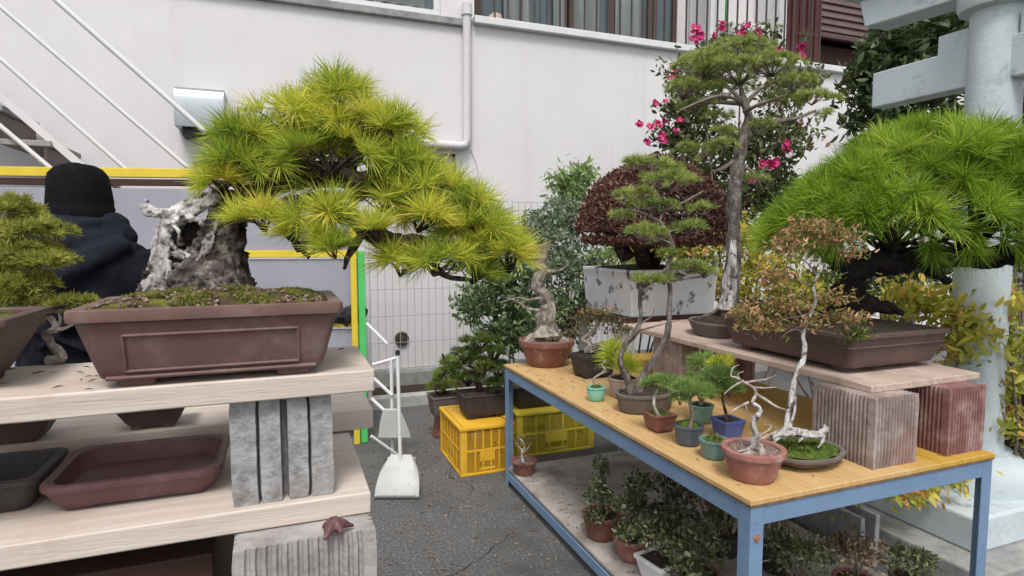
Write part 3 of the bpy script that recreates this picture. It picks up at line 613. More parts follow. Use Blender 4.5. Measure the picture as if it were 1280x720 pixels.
m = MB(); m.add([(TX - .04, TY - .12, nz1 + .002), (TX + .04, TY - .12, nz1 + .002), (TX - .04, TY - .36, nz1 + .002), (TX + .04, TY - .36, nz1 + .002),
                 (TX - .04, TY - .12, nz1 + .10), (TX + .04, TY - .12, nz1 + .10), (TX - .04, TY - .36, nz1 + .10), (TX + .04, TY - .36, nz1 + .10)],
                [(0, 2, 3, 1), (4, 5, 7, 6), (0, 1, 5, 4), (2, 6, 7, 3), (0, 4, 6, 2), (1, 3, 7, 5)]); m.build('wedge', M['torii'], T, bevel=.006)
for zz in (1.05, 1.9):
    m = MB(); rj = .1205 if zz < 1.5 else .1162; m.loft([ringpts(TX, TY, zz + dz_, rj + dr_, rj + dr_, n=40) for dz_, dr_ in ((-.003, -.002), (-.002, .0008), (.002, .0008), (.003, -.002))], caps=(False, False)); m.build('joint', M['concrete'], T, smooth=True)
def lintel(name, yend, z0_, h_, wd, slant, rise):
    m = MB(); rings = []
    for i in range(17):
        y_ = yend - (yend - .2) * i / 16; u_ = 1 - i / 16; up_ = rise * max(0, (u_ - .35) / .65) ** 2
        s0 = slant if i == 0 else 0
        rings.append([(TX - wd, y_, z0_ + up_), (TX + wd, y_, z0_ + up_), (TX + wd, y_ + s0, z0_ + h_ + up_), (TX - wd, y_ + s0, z0_ + h_ + up_)])
    m.loft(rings); return m.build(name, M['torii'], T, bevel=.008)
lintel('lower_lintel', TY + .66, 2.69, .16, .09, .04, .05); lintel('upper_lintel', TY + .80, 2.853, .2, .13, .07, .08)
m = MB(); q = at(1258, 122, 3.3); m.tube([(q.x, q.y, q.z - .09), (q.x, q.y, q.z + .10)], .05, 16); m.tube([(q.x, q.y, q.z), (TX, TY, q.z)], .02, 8)
m.build('lamp_bracket', M['iron'], T, smooth='auto')
k = MB(); k.box((TX - .62, TY - .46, -.05), (TX + 4, TY + .95, .10)); tag(k.build('stone_step', M['concrete'], bevel=.01), kind='structure')

# ================================================================ LEFT STAND OF BOARDS AND BLOCKS
def plank(x0, x1, y0, y1, z0, z1, label, mat='board', name='shelf_board', group='shelf boards of the left stand', split=None):
    root = None
    m = MB()
    n = 14; rg = []
    along_x = (x1 - x0) > (y1 - y0)
    for i in range(n + 1):
        f = i / n
        if along_x:
            x = x0 + (x1 - x0) * f; w1 = .0015 * noise.noise(Vector((x * 4, y0 * 9, z0 * 9))); w2 = .0015 * noise.noise(Vector((x * 4, 5, z0)))
            rg.append([(x, y0 + w1, z0 + w2), (x, y1 + w2, z0 + w2), (x, y1 + w2, z1 + w2), (x, y0 + w1, z1 + w2)])
        else:
            y = y0 + (y1 - y0) * f; w1 = .0015 * noise.noise(Vector((y * 4, x0 * 9, z0 * 9))); w2 = .0015 * noise.noise(Vector((y * 4, 5, z0)))
            rg.append([(x0 + w1, y, z0 + w2), (x0 + w1, y, z1 + w2), (x1 + w2, y, z1 + w2), (x1 + w2, y, z0 + w2)])
    m.loft(rg)
    o = m.build(name, M[mat], None, smooth='auto', bevel=.003, base=((x0 + x1) / 2, (y0 + y1) / 2, z0))
    return tag(o, label, 'board', group)
AZ = 1.265
plank(-1.3, .152, 1.095, 1.365, 1.225, AZ, 'thick pale board at the top of the left stand, under the big pine pot')
plank(-1.3, .142, 1.10, 1.472, .995, 1.035, 'wide pale board holding the empty maroon tray and the grooved concrete block')
plank(-1.3, .20, 1.476, 1.80, 1.037, 1.086, 'rear pale board lying behind the tray, below the top board')
def ribbed(x0, x1, y0, y1, z0, z1, mat, label, sides='fl', pitch=.0125, amp=.0035, flat=.03, group='ribbed blocks under the boards', name='ribbed_block', grooves=None):
    """block with upright ribs; outline extruded upwards"""
    out = []
    def edge(p, q, rib):
        p = Vector((*p, 0)); q = Vector((*q, 0)); L = (q - p).length; d = (q - p) / L; nrm = Vector((d.y, -d.x, 0))
        out.append(p)
        if not rib: return
        if grooves:
            for g0, g1, dp in grooves:
                out.extend([p + d * g0, p + d * (g0 + .003) - nrm * dp, p + d * (g1 - .003) - nrm * dp, p + d * g1])
            return
        t = flat * .4
        while t + pitch < L - flat * .3:
            out.extend([p + d * t, p + d * (t + pitch * .2) - nrm * amp, p + d * (t + pitch * .45) - nrm * amp, p + d * (t + pitch * .65)]); t += pitch
    edge((x0, y0), (x1, y0), 'f' in sides); edge((x1, y0), (x1, y1), 'r' in sides); edge((x1, y1), (x0, y1), 'b' in sides); edge((x0, y1), (x0, y0), 'l' in sides)
    m = MB(); K = 9; rg = []
    for i in range(K + 1):
        z = z0 + (z1 - z0) * i / K; ring = []
        cx, cy = (x0 + x1) / 2, (y0 + y1) / 2
        for p in out:
            e = .0012 * noise.noise(Vector((p.x * 60, p.y * 60, z * 45))) + .0012 * noise.noise(Vector((p.x * 14, p.y * 14, z * 14)))
            if i in (0, K): e -= .0025
            v = Vector((p.x - cx, p.y - cy, 0)).normalized(); ring.append((p.x + v.x * e, p.y + v.y * e, z))
        rg.append(ring)
    m.loft(rg)
    o = m.build(name, M[mat], None, smooth='auto', base=((x0 + x1) / 2, (y0 + y1) / 2, z0)); return tag(o, label, 'block', group)
ribbed(-.092, .078, 1.115, 1.205, 1.036, 1.2245, 'blockgrey', 'grey concrete block with three deep grooves standing beside the maroon tray', 'f', name='grooved_block',
       grooves=[(.041, .0475, .02), (.081, .094, .03), (.127, .133, .02)])
ribbed(-1.25, -1.05, 1.115, 1.30, 1.036, 1.2245, 'blockgrey', 'grey concrete block beyond the left edge, holding up the top board', 'f', name='grooved_block',
       grooves=[(.041, .049, .02), (.081, .098, .035), (.127, .134, .02)])
ribbed(-.09, .142, 1.036, 1.27, .757, .9935, 'blockpale', 'pale ribbed block at the bottom right of the left stand, under the tray board', 'flr', pitch=.0165, amp=.006, flat=.045)
ribbed(-.09, .142, 1.04, 1.27, .51, .7555, 'blockpale', 'lower ribbed block of the left stand, below the pale ribbed one', 'flr', pitch=.0165, amp=.006, flat=.045)
ribbed(-.09, .142, 1.04, 1.27, .25, .5085, 'blockpale', 'third ribbed block down in the left stand', 'flr', pitch=.0165, amp=.006, flat=.045)
ribbed(-.09, .142, 1.04, 1.27, .0, .2485, 'blockpale', 'lowest ribbed block of the left stand, on the asphalt', 'flr', pitch=.0165, amp=.006, flat=.045)
m = MB(); q = onz(418, 668, .9945)
for r_, an in ((.034, .2), (.028, 2.2), (.032, 4.1), (.024, 5.3)):
    e = Vector((math.cos(an), math.sin(an), 0)) * r_
    m.tube([q + UP * .022, q + e * .5 + UP * .015, q + e + UP * .006], [.012, .009, .003], 5)
o = m.build('broken_tile', M['maroon'], None, base=q); remesh(o, .003, 0, .004, .02); tag(o, 'broken dark red shard of tile wedged on the pale ribbed block', 'tile shard')
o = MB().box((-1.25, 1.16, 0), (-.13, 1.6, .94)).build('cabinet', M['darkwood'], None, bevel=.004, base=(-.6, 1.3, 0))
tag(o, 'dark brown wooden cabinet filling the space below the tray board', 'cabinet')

def bonsai(name, base, label, group=None, cat='bonsai'): return thing(name, base, label, cat, group)

# ---- the big yellow-green pine
BP = bonsai('pine_bonsai', (-.105, 1.19, AZ + .001), 'large yellow green pine bonsai with hollow bleached trunk in a brown rectangular pot')
pcx, pcy, pa_, pb_ = -.105, 1.195, .203, .130
po = pot(BP, pcx, pcy, AZ + .001, pa_, pb_, .128, M['brownpot'], rc=.012, taper=.88, lip=.010, liph=.022, soil='moss', mound=.022, depth=.004, feet=.03, fh=.013, n=64)
m = MB()
def facept(u, v):       # on the sloping front face of the pot
    z = AZ + .014 + .093 * v; off = -(pa_ * .12) * (1 - v) - .010
    return Vector((pcx + u, pcy - (pb_ + off) - .0015, z))
fr = [facept(-.130, .14), facept(.128, .14), facept(.128, .78), facept(-.130, .78)]
for i in range(4): m.tube([fr[i], fr[(i + 1) % 4]], .0028, 8)
m.build('panel_moulding', M['brownpot'], po, smooth='auto')
m = MB(); m.tube([facept(-.158, .03), facept(.156, .03)], .004, 8); m.build('base_moulding', M['brownpot'], po, smooth='auto')
D0 = 1.17
def P(px, py, dd=0., d=D0): return at(px, py, d) + CF * dd
m = MB()
S1 = 3.1
# flaring base and roots
for (x0, y0, d0), (x1, y1, d1), r0, r1 in [((250, 330, .0), (190, 376, -.03), .040, .018), ((255, 335, 0), (222, 378, -.055), .038, .020), ((262, 330, 0), (255, 382, -.07), .038, .016),
        ((268, 330, 0), (292, 380, -.05), .044, .02), ((272, 325, 0), (315, 374, -.01), .046, .018), ((262, 330, .03), (240, 366, .05), .04, .02), ((270, 330, .03), (300, 366, .05), .04, .02),
        ((228, 335, 0), (184, 380, 0), .022, .010), ((280, 340, -.02), (306, 384, -.05), .026, .009)]:
    a, b = P(x0, y0, d0), P(x1, y1, d1); c = a.lerp(b, .5) + (b - a).cross(UP).normalized() * .004 - UP * .004
    m.tube([a, c, b], [r0, (r0 + r1) / 2, r1], 10, .5, x0, sub=3)
m.tube([P(258, 350, .015), P(264, 320, .03), P(275, 290, .03), P(288, 262, .02), P(300, 244, .01)], [.055, .045, .034, .028, .022], 12, .4, 3, sub=3)
m.tube([P(290, 350, 0), P(292, 315, 0), P(294, 285, 0), P(296, 262, 0)], [.028, .020, .017, .018], 10, .6, 5, sub=3)
for i in range(60):       # rough plates of bark
    px = random.uniform(188, 318); py = random.uniform(300, 378)
    if abs(px - 253) > 12 + (py - 250) * .42: continue
    m.ball(P(px, py, random.uniform(-.055, -.02) * (1 if py > 330 else .5)), (random.uniform(.006, .012), random.uniform(.006, .01), random.uniform(.006, .016)), 7, 5, .8, i)
for k_ in range(16):      # furrowed bark cords on the right side and foot
    f = k_ / 15; xb = 226 + 92 * f + random.uniform(-3, 3); xm = 252 + 40 * f; xt = 268 + 34 * f
    m.tube([P(xb, 378 - 6 * abs(f - .5), -.065 + .05 * abs(f - .4)), P((xb + xm) / 2 + random.uniform(-5, 5), 345, -.055), P(xm + random.uniform(-3, 3), 316, -.035 + .02 * f), P((xm + xt) / 2 + random.uniform(-3, 3), 285, -.018 + .01 * f), P(xt, 255, 0)],
           [random.uniform(.008, .014), random.uniform(.006, .010), random.uniform(.006, .009), random.uniform(.005, .008), .005], 7, .8, k_ * 1.7, sub=4)
o = m.build('trunk', M['barktrunk'], BP, smooth=True); remesh(o, .0028, 0, .011, .011, 'CLOUDS')
m = MB()     # bleached wood round the hollow
cx_, cy_ = 247, 298
ringp = []
for i in range(19):
    th = 2 * math.pi * i / 18; ringp.append(P(cx_ + 25 * math.cos(th) + 2.5 * math.sin(4.3 * i), cy_ + 25 * math.sin(th) + 2.5 * math.cos(3.7 * i), -.034 + .010 * math.sin(2.7 * i)))
m.tube(ringp, [.0055 + .0028 * math.sin(i * 2.4) for i in range(19)], 8, .6, 2, sub=3)
for k_ in range(9):       # strands of the dead shell, left side, up over the hollow
    f = k_ / 8; j = lambda a_: random.uniform(-a_, a_)
    m.tube([P(186 + 34 * f + j(3), 378 + j(3), -.05 + .02 * f), P(200 + 22 * f + j(3), 352 + j(4), -.045), P(207 + 17 * f + j(2), 322 + j(4), -.04), P(210 + 14 * f + j(2), 294, -.03 - .01 * f), P(218 + 18 * f, 270 + 8 * f + j(2), -.025), P(238 + 14 * f, 256 + 8 * f, -.018), P(262 + 6 * f, 244 + 8 * f, -.006), P(284 + j(2), 236 + 6 * f, 0)],
           [random.uniform(.006, .010), random.uniform(.005, .009), random.uniform(.004, .007), random.uniform(.004, .0075), random.uniform(.005, .008), .008, .007, .005], 7, .7, k_ * 2.3, sub=4)
for k_ in range(4):
    m.tube([P(246 - 3 * k_, 262 + 2 * k_, -.015), P(226, 266 + 2 * k_, -.025), P(210, 264 + 2 * k_, -.03), P(198 - k_, 260 + 2.5 * k_, -.035), P(188 + 2 * k_, 256 + 4 * k_, -.04)], [.009, .0075, .006, .0045, .0015], 7, .6, 9 + k_, sub=3)
m.tube([P(204, 263, -.03), P(196, 254, -.03), P(190, 248, -.03)], [.006, .004, .0012], 7, .4, 1, sub=3)
m.tube([P(268, 250, 0), P(274, 240, 0), P(264, 234, -.01), P(258, 236, -.012)], [.010, .008, .004, .002], 8, .5, 4, sub=3)
for k_ in range(3): m.tube([P(270 + 2 * k_, 272, -.02), P(274 - k_, 298, -.032), P(266 - 2 * k_, 320, -.036), P(250 - 3 * k_, 329 + 2 * k_, -.036)], [.007, .006, .006, .004], 7, .7, 8 + k_, sub=3)
m.tube([P(228, 325, -.045), P(232, 350, -.06), P(224, 370, -.078), P(196, 377, -.078), P(178, 388, -.07)], [.005, .006, .006, .004, .002], 8, .4, 2, sub=3)
m.tube([P(225, 300, -.04), P(236, 312, -.04), P(252, 318, -.04)], [.004, .004, .003], 7, .6, 2, sub=3); m.tube([P(232, 282, -.04), P(240, 290, -.045), P(238, 300, -.04)], [.004, .003, .002], 7, .6, 2, sub=3)
o = m.build('deadwood', M['deadwood'], BP, smooth=True); remesh(o, .0022, 0, .0055, .007)
m = MB(); m.ball(P(248, 298, .004), (.036, .014, .037)); m.build('hollow', M['barkblack'], BP, smooth=True)  # black ball: the shade inside the trunk cavity, put in by colour
# living moss, grit and fallen needles on the soil
n = 2600; xs = rng.uniform(-.175, .175, n); ys = rng.uniform(-.110, .110, n)
def surfz(x, y): f = np.maximum(np.abs(x) / .19, np.abs(y) / .118); return AZ + .001 + .128 - .004 + .022 * (1 - f * f)
keep = np.array([noise.noise(Vector((x_ * 18, y_ * 18, 0))) > .02 for x_, y_ in zip(xs, ys)]); xs, ys = xs[keep], ys[keep]
C = np.stack([xs + pcx, ys + pcy, surfz(xs, ys)], 1)
needles('moss', C, np.repeat([[0, 0, 1.]], len(C), 0) + .3 * rng.normal(size=C.shape), M['mosstuft'], BP, count=9, length=.0065, width=.0016, spread=1.3, bend=0, tone=np.array([.5 + .8 * noise.noise(Vector((x_ * 22, y_ * 22, 4))) for x_, y_ in zip(xs, ys)]))
m = MB()
for _ in range(160):
    x_, y_ = random.uniform(-.17, .17), random.uniform(-.12, .0); z_ = float(surfz(np.array(x_), np.array(y_))); m.ball((pcx + x_, pcy + y_, z_ + .002), (random.uniform(.002, .005), random.uniform(.002, .004), random.uniform(.002, .004)), 6, 4, .6, _)
tag(m.build('grit', M['gravel'], BP, smooth='auto'), kind='stuff')
# main limbs
m = MB()
limbs = [([(292, 265, .02), (312, 258, .02), (345, 262, 0), (378, 252, -.01), (405, 246, 0)], [.024, .020, .017, .014, .012]),
         ([(298, 250, .02), (322, 236, .03), (352, 222, .03), (390, 212, .02), (430, 218, 0), (452, 226, 0)], [.022, .02, .018, .018, .020, .012]),
         ([(395, 250, 0), (430, 262, .01), (455, 290, .02), (490, 300, 0), (520, 303, 0), (555, 306, 0), (600, 318, 0)], [.013, .013, .016, .018, .014, .010, .005]),
         ([(345, 225, .03), (352, 190, .03), (372, 165, .02), (400, 145, 0)], [.016, .013, .010, .006]),
         ([(430, 215, 0), (450, 185, .02), (470, 160, .02)], [.015, .011, .006]), ([(440, 222, 0), (490, 215, .02), (540, 230, 0), (585, 246, 0)], [.014, .010, .007, .004]),
         ([(312, 252, .02), (300, 235, 0), (285, 226, 0)], [.012, .008, .005]), ([(345, 262, 0), (365, 290, -.03), (385, 310, -.04), (395, 322, -.04)], [.009, .006, .005, .003]),
         ([(455, 290, 0), (440, 318, -.02), (436, 336, -.03)], [.009, .006, .003]), ([(520, 303, 0), (540, 325, -.02), (560, 345, -.02), (590, 350, 0)], [.009, .007, .005, .003]),
         ([(345, 200, .03), (320, 170, .03), (300, 160, .02)], [.012, .008, .005])]
for pts, rr in limbs:
    m = MB(); m.tube([P(a, b, c) for a, b, c in pts], rr, 9, .45, pts[0][0], sub=4); m.build('limb', M['bark'], BP, smooth='auto')
pads = [(418, 122, 38, 20, 0, .05, 15), (365, 148, 48, 22, 0, .07, 18), (305, 178, 42, 22, 0, .05, 15), (440, 160, 66, 22, .02, .08, 24), (495, 168, 28, 18, 0, .05, 11),
        (330, 210, 62, 22, -.01, .08, 22), (285, 228, 30, 15, -.02, .05, 10), (420, 195, 60, 22, -.03, .06, 20), (500, 205, 28, 20, 0, .05, 11), (372, 180, 45, 22, .03, .05, 16),
        (478, 248, 62, 18, .03, .06, 18), (520, 228, 40, 16, .03, .05, 12), (400, 232, 34, 12, .04, .05, 8), (300, 205, 34, 16, .03, .05, 10), (460, 195, 40, 18, .04, .05, 12), (570, 300, 40, 12, .04, .05, 10), (500, 262, 40, 12, .02, .05, 9), (618, 300, 24, 14, .02, .04, 8), (540, 240, 42, 17, 0, .06, 14), (592, 256, 20, 12, 0, .04, 7), (345, 276, 32, 14, -.05, .04, 9), (400, 275, 24, 12, -.05, .03, 6), (425, 268, 18, 14, -.06, .02, 5), (385, 300, 38, 12, -.06, .03, 8),
        (432, 312, 16, 9, -.07, .02, 5), (525, 275, 40, 14, -.03, .05, 13), (600, 285, 30, 14, 0, .05, 10), (560, 272, 34, 12, 0, .05, 9), (636, 322, 22, 17, 0, .04, 11), (600, 318, 26, 16, 0, .04, 9),
        (545, 328, 42, 14, -.03, .05, 13), (500, 330, 24, 14, .0, .03, 8), (590, 342, 26, 11, 0, .04, 8), (480, 290, 20, 10, -.05, .03, 4)]
for i, (px, py, rx, ry, dd, dp, n) in enumerate(pads):
    c = P(px, py, dd); C, A = blob(c, rx * D0 / F, dp, ry * D0 / F, int(n * 1.05), up=.9, shell=.35); n = len(C)
    A = A + np.array([0, 0, .8]) + .3 * rng.normal(size=A.shape)
    tone = np.clip(rng.normal(.5 + .3 * math.sin(i * 2.3), .3, n), 0, 1)
    fo = needles('foliage_pad', C, A, M['pineY'], BP, count=100, length=.047, width=.00145, spread=1.3, bend=.07, lv=.36, tone=tone)
    m = MB(); src = c - UP * ry * 1.1 * D0 / F
    twigs(m, src, C - unit(A) * .004, .0022); m.build('twig', M['bark'], fo, smooth=True)

# ---- the juniper at the left edge
JB = bonsai('juniper_bonsai', at(-60, 470, 1.08), 'soft green juniper bonsai in a brown pot cut off by the left edge')
q = at(-75, 480, 1.13)
JB.location = (q.x, q.y, AZ + .001)
JX, JY = -.545, 1.215
pot(JB, JX, JY, AZ + .001, .155, .105, .115, M['brownpot2'], rc=.01, taper=.72, lip=.008, liph=.015, soil='moss', mound=.012, feet=.026)
m = MB(); DJ = 1.14
def PJ(px, py, dd=0.): return at(px, py, DJ) + CF * dd
m.tube([Vector((JX, JY, AZ + .10)), PJ(-60, 370), PJ(-30, 340), PJ(0, 320), PJ(40, 312)], [.03, .024, .02, .014, .006], 10, .4, 1, sub=4)
m.tube([PJ(-40, 350), PJ(0, 372), PJ(40, 372)], [.014, .009, .004], 8, .4, 2, sub=3); m.tube([PJ(-50, 350), PJ(-20, 380), PJ(20, 392), PJ(75, 388)], [.012, .009, .006, .003], 8, .4, 2, sub=3)
m.tube([PJ(-20, 335), PJ(0, 290), PJ(10, 262)], [.014, .01, .004], 8, .4, 3, sub=3)
m.build('trunk', M['barkgrey'], JB, smooth='auto')
for i, (px, py, rx, ry, dd, dp, n) in enumerate([(8, 268, 30, 16, .02, .05, 150), (30, 292, 48, 17, 0, .05, 230), (10, 318, 60, 16, .0, .06, 230), (62, 330, 34, 15, -.02, .04, 160), (40, 356, 38, 13, -.02, .04, 160),
                                           (-30, 290, 50, 30, .02, .06, 160), (15, 378, 42, 14, -.02, .05, 190), (25, 398, 38, 12, -.05, .04, 170), (84, 380, 17, 7, 0, .03, 70), (110, 379, 7, 5, 0, .015, 14), (-25, 345, 40, 20, 0, .06, 140)]):
    C, A = blob(PJ(px, py, dd), rx * DJ / F, dp, ry * DJ / F, n, up=.8, shell=.5, wob=.4)
    needles('foliage_pad', C, A + np.array([0, 0, .5]), M['juniper'], JB, count=26, length=.014, width=.0016, spread=1.2, bend=.0)
m = MB(); m.tube([PJ(60, 452), PJ(78, 446), PJ(66, 432), PJ(58, 418), PJ(70, 410), PJ(62, 398), PJ(52, 402)], [.010, .008, .006, .007, .006, .005, .002], 9, .5, 4, sub=4)
m.tube([PJ(68, 412), PJ(82, 410), PJ(98, 402)], [.004, .003, .0015], 6, .3, 1, sub=3); m.tube([PJ(70, 410), PJ(76, 400), PJ(72, 388)], [.004, .003, .0015], 6, .3, 1, sub=3)
m.build('deadwood', M['whitetwig'], JB, smooth='auto')

# ---- pots on the lower boards
q = onz(60, 648, 1.036); tx0, tx1, ty0, ty1 = -.395, -.112, 1.178, 1.405
t = thing('tray_pot', ((tx0 + tx1) / 2, (ty0 + ty1) / 2, 1.036), 'empty shallow maroon tray with rounded corners on the wide board', 'empty pot')
pot(t, (tx0 + tx1) / 2, (ty0 + ty1) / 2, 1.036, (tx1 - tx0) / 2, (ty1 - ty0) / 2, .052, M['maroon'], rc=.035, taper=.90, lip=.004, liph=.014, empty=True, feet=.026, fh=.007, name='tray', n=64)
def lone(px, py, z, a, b, h, mat, label, name='pot', rc=.01, taper=.7, **k):
    q = onz(px, py, z); t = thing('empty_pot', (q.x, q.y + b, z), label, 'empty pot')
    pot(t, q.x, q.y + b, z, a, b, h, mat, rc=rc, taper=taper, lip=.004, empty=True, name=name, **k); return t
lone(188, 540, 1.087, .072, .05, .06, M['brownpot2'], 'small brown empty pot on the rear board, right behind the maroon tray', feet=.014, fh=.006)
lone(-5, 562, 1.087, .09, .06, .06, M['brownpot2'], 'dark brown empty pot on the rear board by the left edge')
q = onz(0, 640, 1.036); t = thing('empty_pot', (-.49, 1.29, 1.036), 'black empty pot to the left of the maroon tray, cut by the left edge', 'empty pot')
pot(t, -.497, 1.30, 1.036, .10, .09, .06, M['darkpot'], rc=.02, taper=.8, lip=.004, empty=True)

# ================================================================ THE BLUE TABLE
x0, x1, y0, y1 = 1.245, 2.335, 1.318, 3.375
TB = thing('table', (x0, y0, 0), 'long blue steel table with a yellowish plywood top and a grey lower shelf', 'table')
m = MB(); m.box((x0 - .002, y0 - .002, .733), (x1, 2.53, .75)); m.box((x0 - .002, 2.532, .7335), (x1, y1, .7495)); m.build('tabletop', M['ply'], TB, bevel=.0025)
m = MB(); m.box((x0 + .0, y0 + .0, .727), (x1 - .002, y1 - .002, .7328)); m.build('tabletop_edge', M['plyedge'], TB)
L = .05; th = .005
def lbar(name, p, q, kind):
    m = MB()
    return m
for (lx, ly, sx, sy_) in ((x0 + .004, y0 + .004, 1, 1), (x1 - .004, y0 + .004, -1, 1), (x0 + .004, y1 - .004, 1, -1), (x1 - .004, y1 - .004, -1, -1)):
    m = MB(); a = sorted((lx, lx + sx * L)); b = sorted((ly, ly + sy_ * th)); m.box((a[0], b[0], 0), (a[1], b[1], .726))
    a = sorted((lx, lx + sx * th)); b = sorted((ly + sy_ * th, ly + sy_ * L)); m.box((a[0], b[0], 0), (a[1], b[1], .726))
    lg = m.build('leg', M['blue'], TB, bevel=.0015)
    if ly < 2 and lx < 1.5:
        m = MB(); m.tube([(lx + .026, ly - .006, .63), (lx + .026, ly + .001, .63)], [.008, .010], 6); m.tube([(lx + .026, ly - .001, .63), (lx + .026, ly + .001, .63)], .013, 12); m.build('bolt', M['rust'], lg)
for a, b in (((x0 + .055, y0 + .005, .668), (x1 - .055, y0 + .010, .7255)), ((x0 + .055, y1 - .010, .668), (x1 - .055, y1 - .005, .7255)),
             ((x0 + .005, y0 + .055, .668), (x0 + .010, y1 - .055, .7255)), ((x1 - .010, y0 + .055, .668), (x1 - .005, y1 - .055, .7255))):
    MB().box(a, b).build('frame_rail', M['blue'], TB, bevel=.0012)
for a, b in (((x0 + .001, y0 + .055, .045), (x0 + .009, y1 - .055, .092)), ((x1 - .009, y0 + .055, .045), (x1 - .002, y1 - .055, .092)), ((x0 + .055, y0 + .001, .045), (x1 - .055, y0 + .009, .092)), ((x0 + .055, y1 - .009, .045), (x1 - .055, y1 - .002, .092))):
    MB().box(a, b).build('lower_rail', M['blue'], TB, bevel=.0012)
MB().box((x0 + .056, y0 + .056, .6), (x0 + .0562, y0 + .0562, .6001))
m = MB(); m.box((x0 + .012, y0 + .012, .0935), (x1 - .012, y1 - .012, .11)); m.build('lower_shelf', M['shelf'], TB, bevel=.002)
TT = .751
# ---- blocks and upper board
BZ = .9865
def blk(x0, x1, y0, y1, mat, label): ribbed(x0, x1, y0, y1, TT, BZ, mat, label, 'flrb', pitch=.0150, amp=.0075, flat=.03, group='ribbed blocks under the boards')
blk(1.782, 1.985, 1.356, 1.60, 'block', 'pinkish grey ribbed block under the near corner of the upper board')
blk(2.135, 2.325, 1.353, 1.58, 'blockred', 'dark red ribbed block under the right corner of the upper board')
blk(1.848, 1.96, 2.46, 2.70, 'block', 'grey ribbed block under the far half of the upper board, behind the oval pot')
blk(2.16, 2.32, 2.46, 2.70, 'blockred', 'reddish ribbed block hidden behind the far grey ribbed block')
UBZ = 1.012
plank(1.835, 2.13, 1.415, 3.02, BZ + .001, UBZ, 'weathered upper board on ribbed blocks above the plywood table, near plank', 'boardy', group='planks of the upper board')
plank(2.134, 2.40, 1.42, 3.05, BZ + .001, UBZ, 'weathered upper board on ribbed blocks, far plank under the brown pot', 'boardy', group='planks of the upper board')

# ---- red domed tree in the white planter, on its own stand
ST = thing('plant_stand', (2.48, 3.7, 0), 'dark plank on white posts that carries the white planter', 'stand')
m = MB(); m.box((2.08, 3.40, .94), (2.92, 4.12, .985)); m.build('plank', M['darkwood'], ST, bevel=.003)
for a, b in ((2.12, 3.45), (2.84, 3.45), (2.12, 4.03), (2.84, 4.03)): MB().box((a, b, 0), (a + .05, b + .05, .939)).build('post', M['kerb'], ST, bevel=.003)
RB = bonsai('domed_bonsai', (2.5, 3.72, .986), 'dome shaped tree with small dark red leaves in a weathered white box planter')
pot(RB, 2.50, 3.74, .986, .358, .345, .315, M['white planter'], rc=.012, taper=.95, lip=.004, liph=.03, soil='soil', mound=.03, depth=.01, name='planter')
m = MB(); c = at(815, 330, 3.95)
m.tube([Vector((2.5, 3.75, 1.27)), at(800, 312, 4.0), at(785, 290, 4.0)], [.07, .05, .04], 10, .4, 1, sub=3)
m.tube([Vector((2.52, 3.75, 1.27)), at(826, 310, 4.0), at(842, 290, 4.0)], [.05, .03, .025], 10, .4, 3, sub=3); m.tube([at(785, 322, 4.0), at(770, 300, 4.05), at(755, 285, 4.0)], [.05, .035, .02], 10, .4, 2, sub=3)
m.tube([at(800, 312, 4.0), at(830, 300, 4.1), at(865, 285, 4.1)], [.035, .025, .015], 8, .4, 2, sub=3); m.build('trunk', M['bark'], RB, smooth='auto')
C, A = blob(at(818, 290, 4.0), .515, .43, .49, 19000, up=1., shell=.72, wob=.05)
C[:, 2] = np.maximum(C[:, 2], at(818, 304, 4.0).z + .05 * rng.random(len(C)))
C2, A2 = blob(at(818, 290, 4.0), .46, .38, .08, 2500, up=.5, shell=.2)
th_ = rng.random(6500) * 6.283; rr_ = rng.random(6500) ** .5; C3 = np.array(at(818, 303, 4.0)) + np.outer(np.cos(th_) * rr_ * .49, CRn) + np.outer(np.sin(th_) * rr_ * .42, CFn); C3[:, 2] += rng.normal(size=6500) * .012 + .02 - .03 * (1 - rr_)
C2 = np.concatenate([C2, C3]); A2 = np.concatenate([A2, np.repeat([[0, 0, -.4]], 6500, 0)])
leaves('crown', np.concatenate([C, C2]), M['redleaf'], RB, size=.024, aspect=.5, A=np.concatenate([A, A2]) * .5)

# ---- bonsai on the upper board
def tree(root, limbs, mat, name='trunk', d=None, rough=.4, sub=4, n=9):
    m = MB(); o = None
    for pts, rr in limbs:
        if name != 'trunk': m = MB()
        m.tube([p if isinstance(p, Vector) else at(p[0], p[1], d + (p[2] if len(p) > 2 else 0)) for p in pts], rr, n, rough, pts[0][0] if not isinstance(pts[0], Vector) else 1, sub=sub)
        if name != 'trunk': o = m.build(name, M[mat], root, smooth='auto')
    return o if o else m.build(name, M[mat], root, smooth='auto')
def padset(root, specs, d, mat, count, length, width, spread=1.3, upb=.9, dens=1., twig='twig', tr=.003, every=2, drop=1.1, name='foliage_pad', bend=.03):
    for i, (px, py, rx, ry, dd, dp, n) in enumerate(specs):
        n = int(n * dens); c = at(px, py, d + dd)
        C, A = blob(c, rx * d / F, dp, ry * d / F, n, up=.9, shell=.4)
        A = A * .8 + np.array([0, 0, upb]) + .25 * rng.normal(size=A.shape)
        fo = needles(name, C, A, M[mat], root, count=count, length=length, width=width, spread=spread, bend=bend, tone=np.clip(rng.normal(.5 + .15 * math.sin(i * 1.9 + px), .27, n), 0, 1))
        if twig:
            m = MB(); twigs(m, c - UP * ry * drop * d / F, C, tr, every=every); m.build('twig', M[twig], fo, smooth=True)
q = onz(895, 428, UBZ + .001)
TP = bonsai('tall_pine', (2.06, 2.50, UBZ + .001), 'tall pine bonsai with bleached lower trunk in an oval grey pot, upper board')
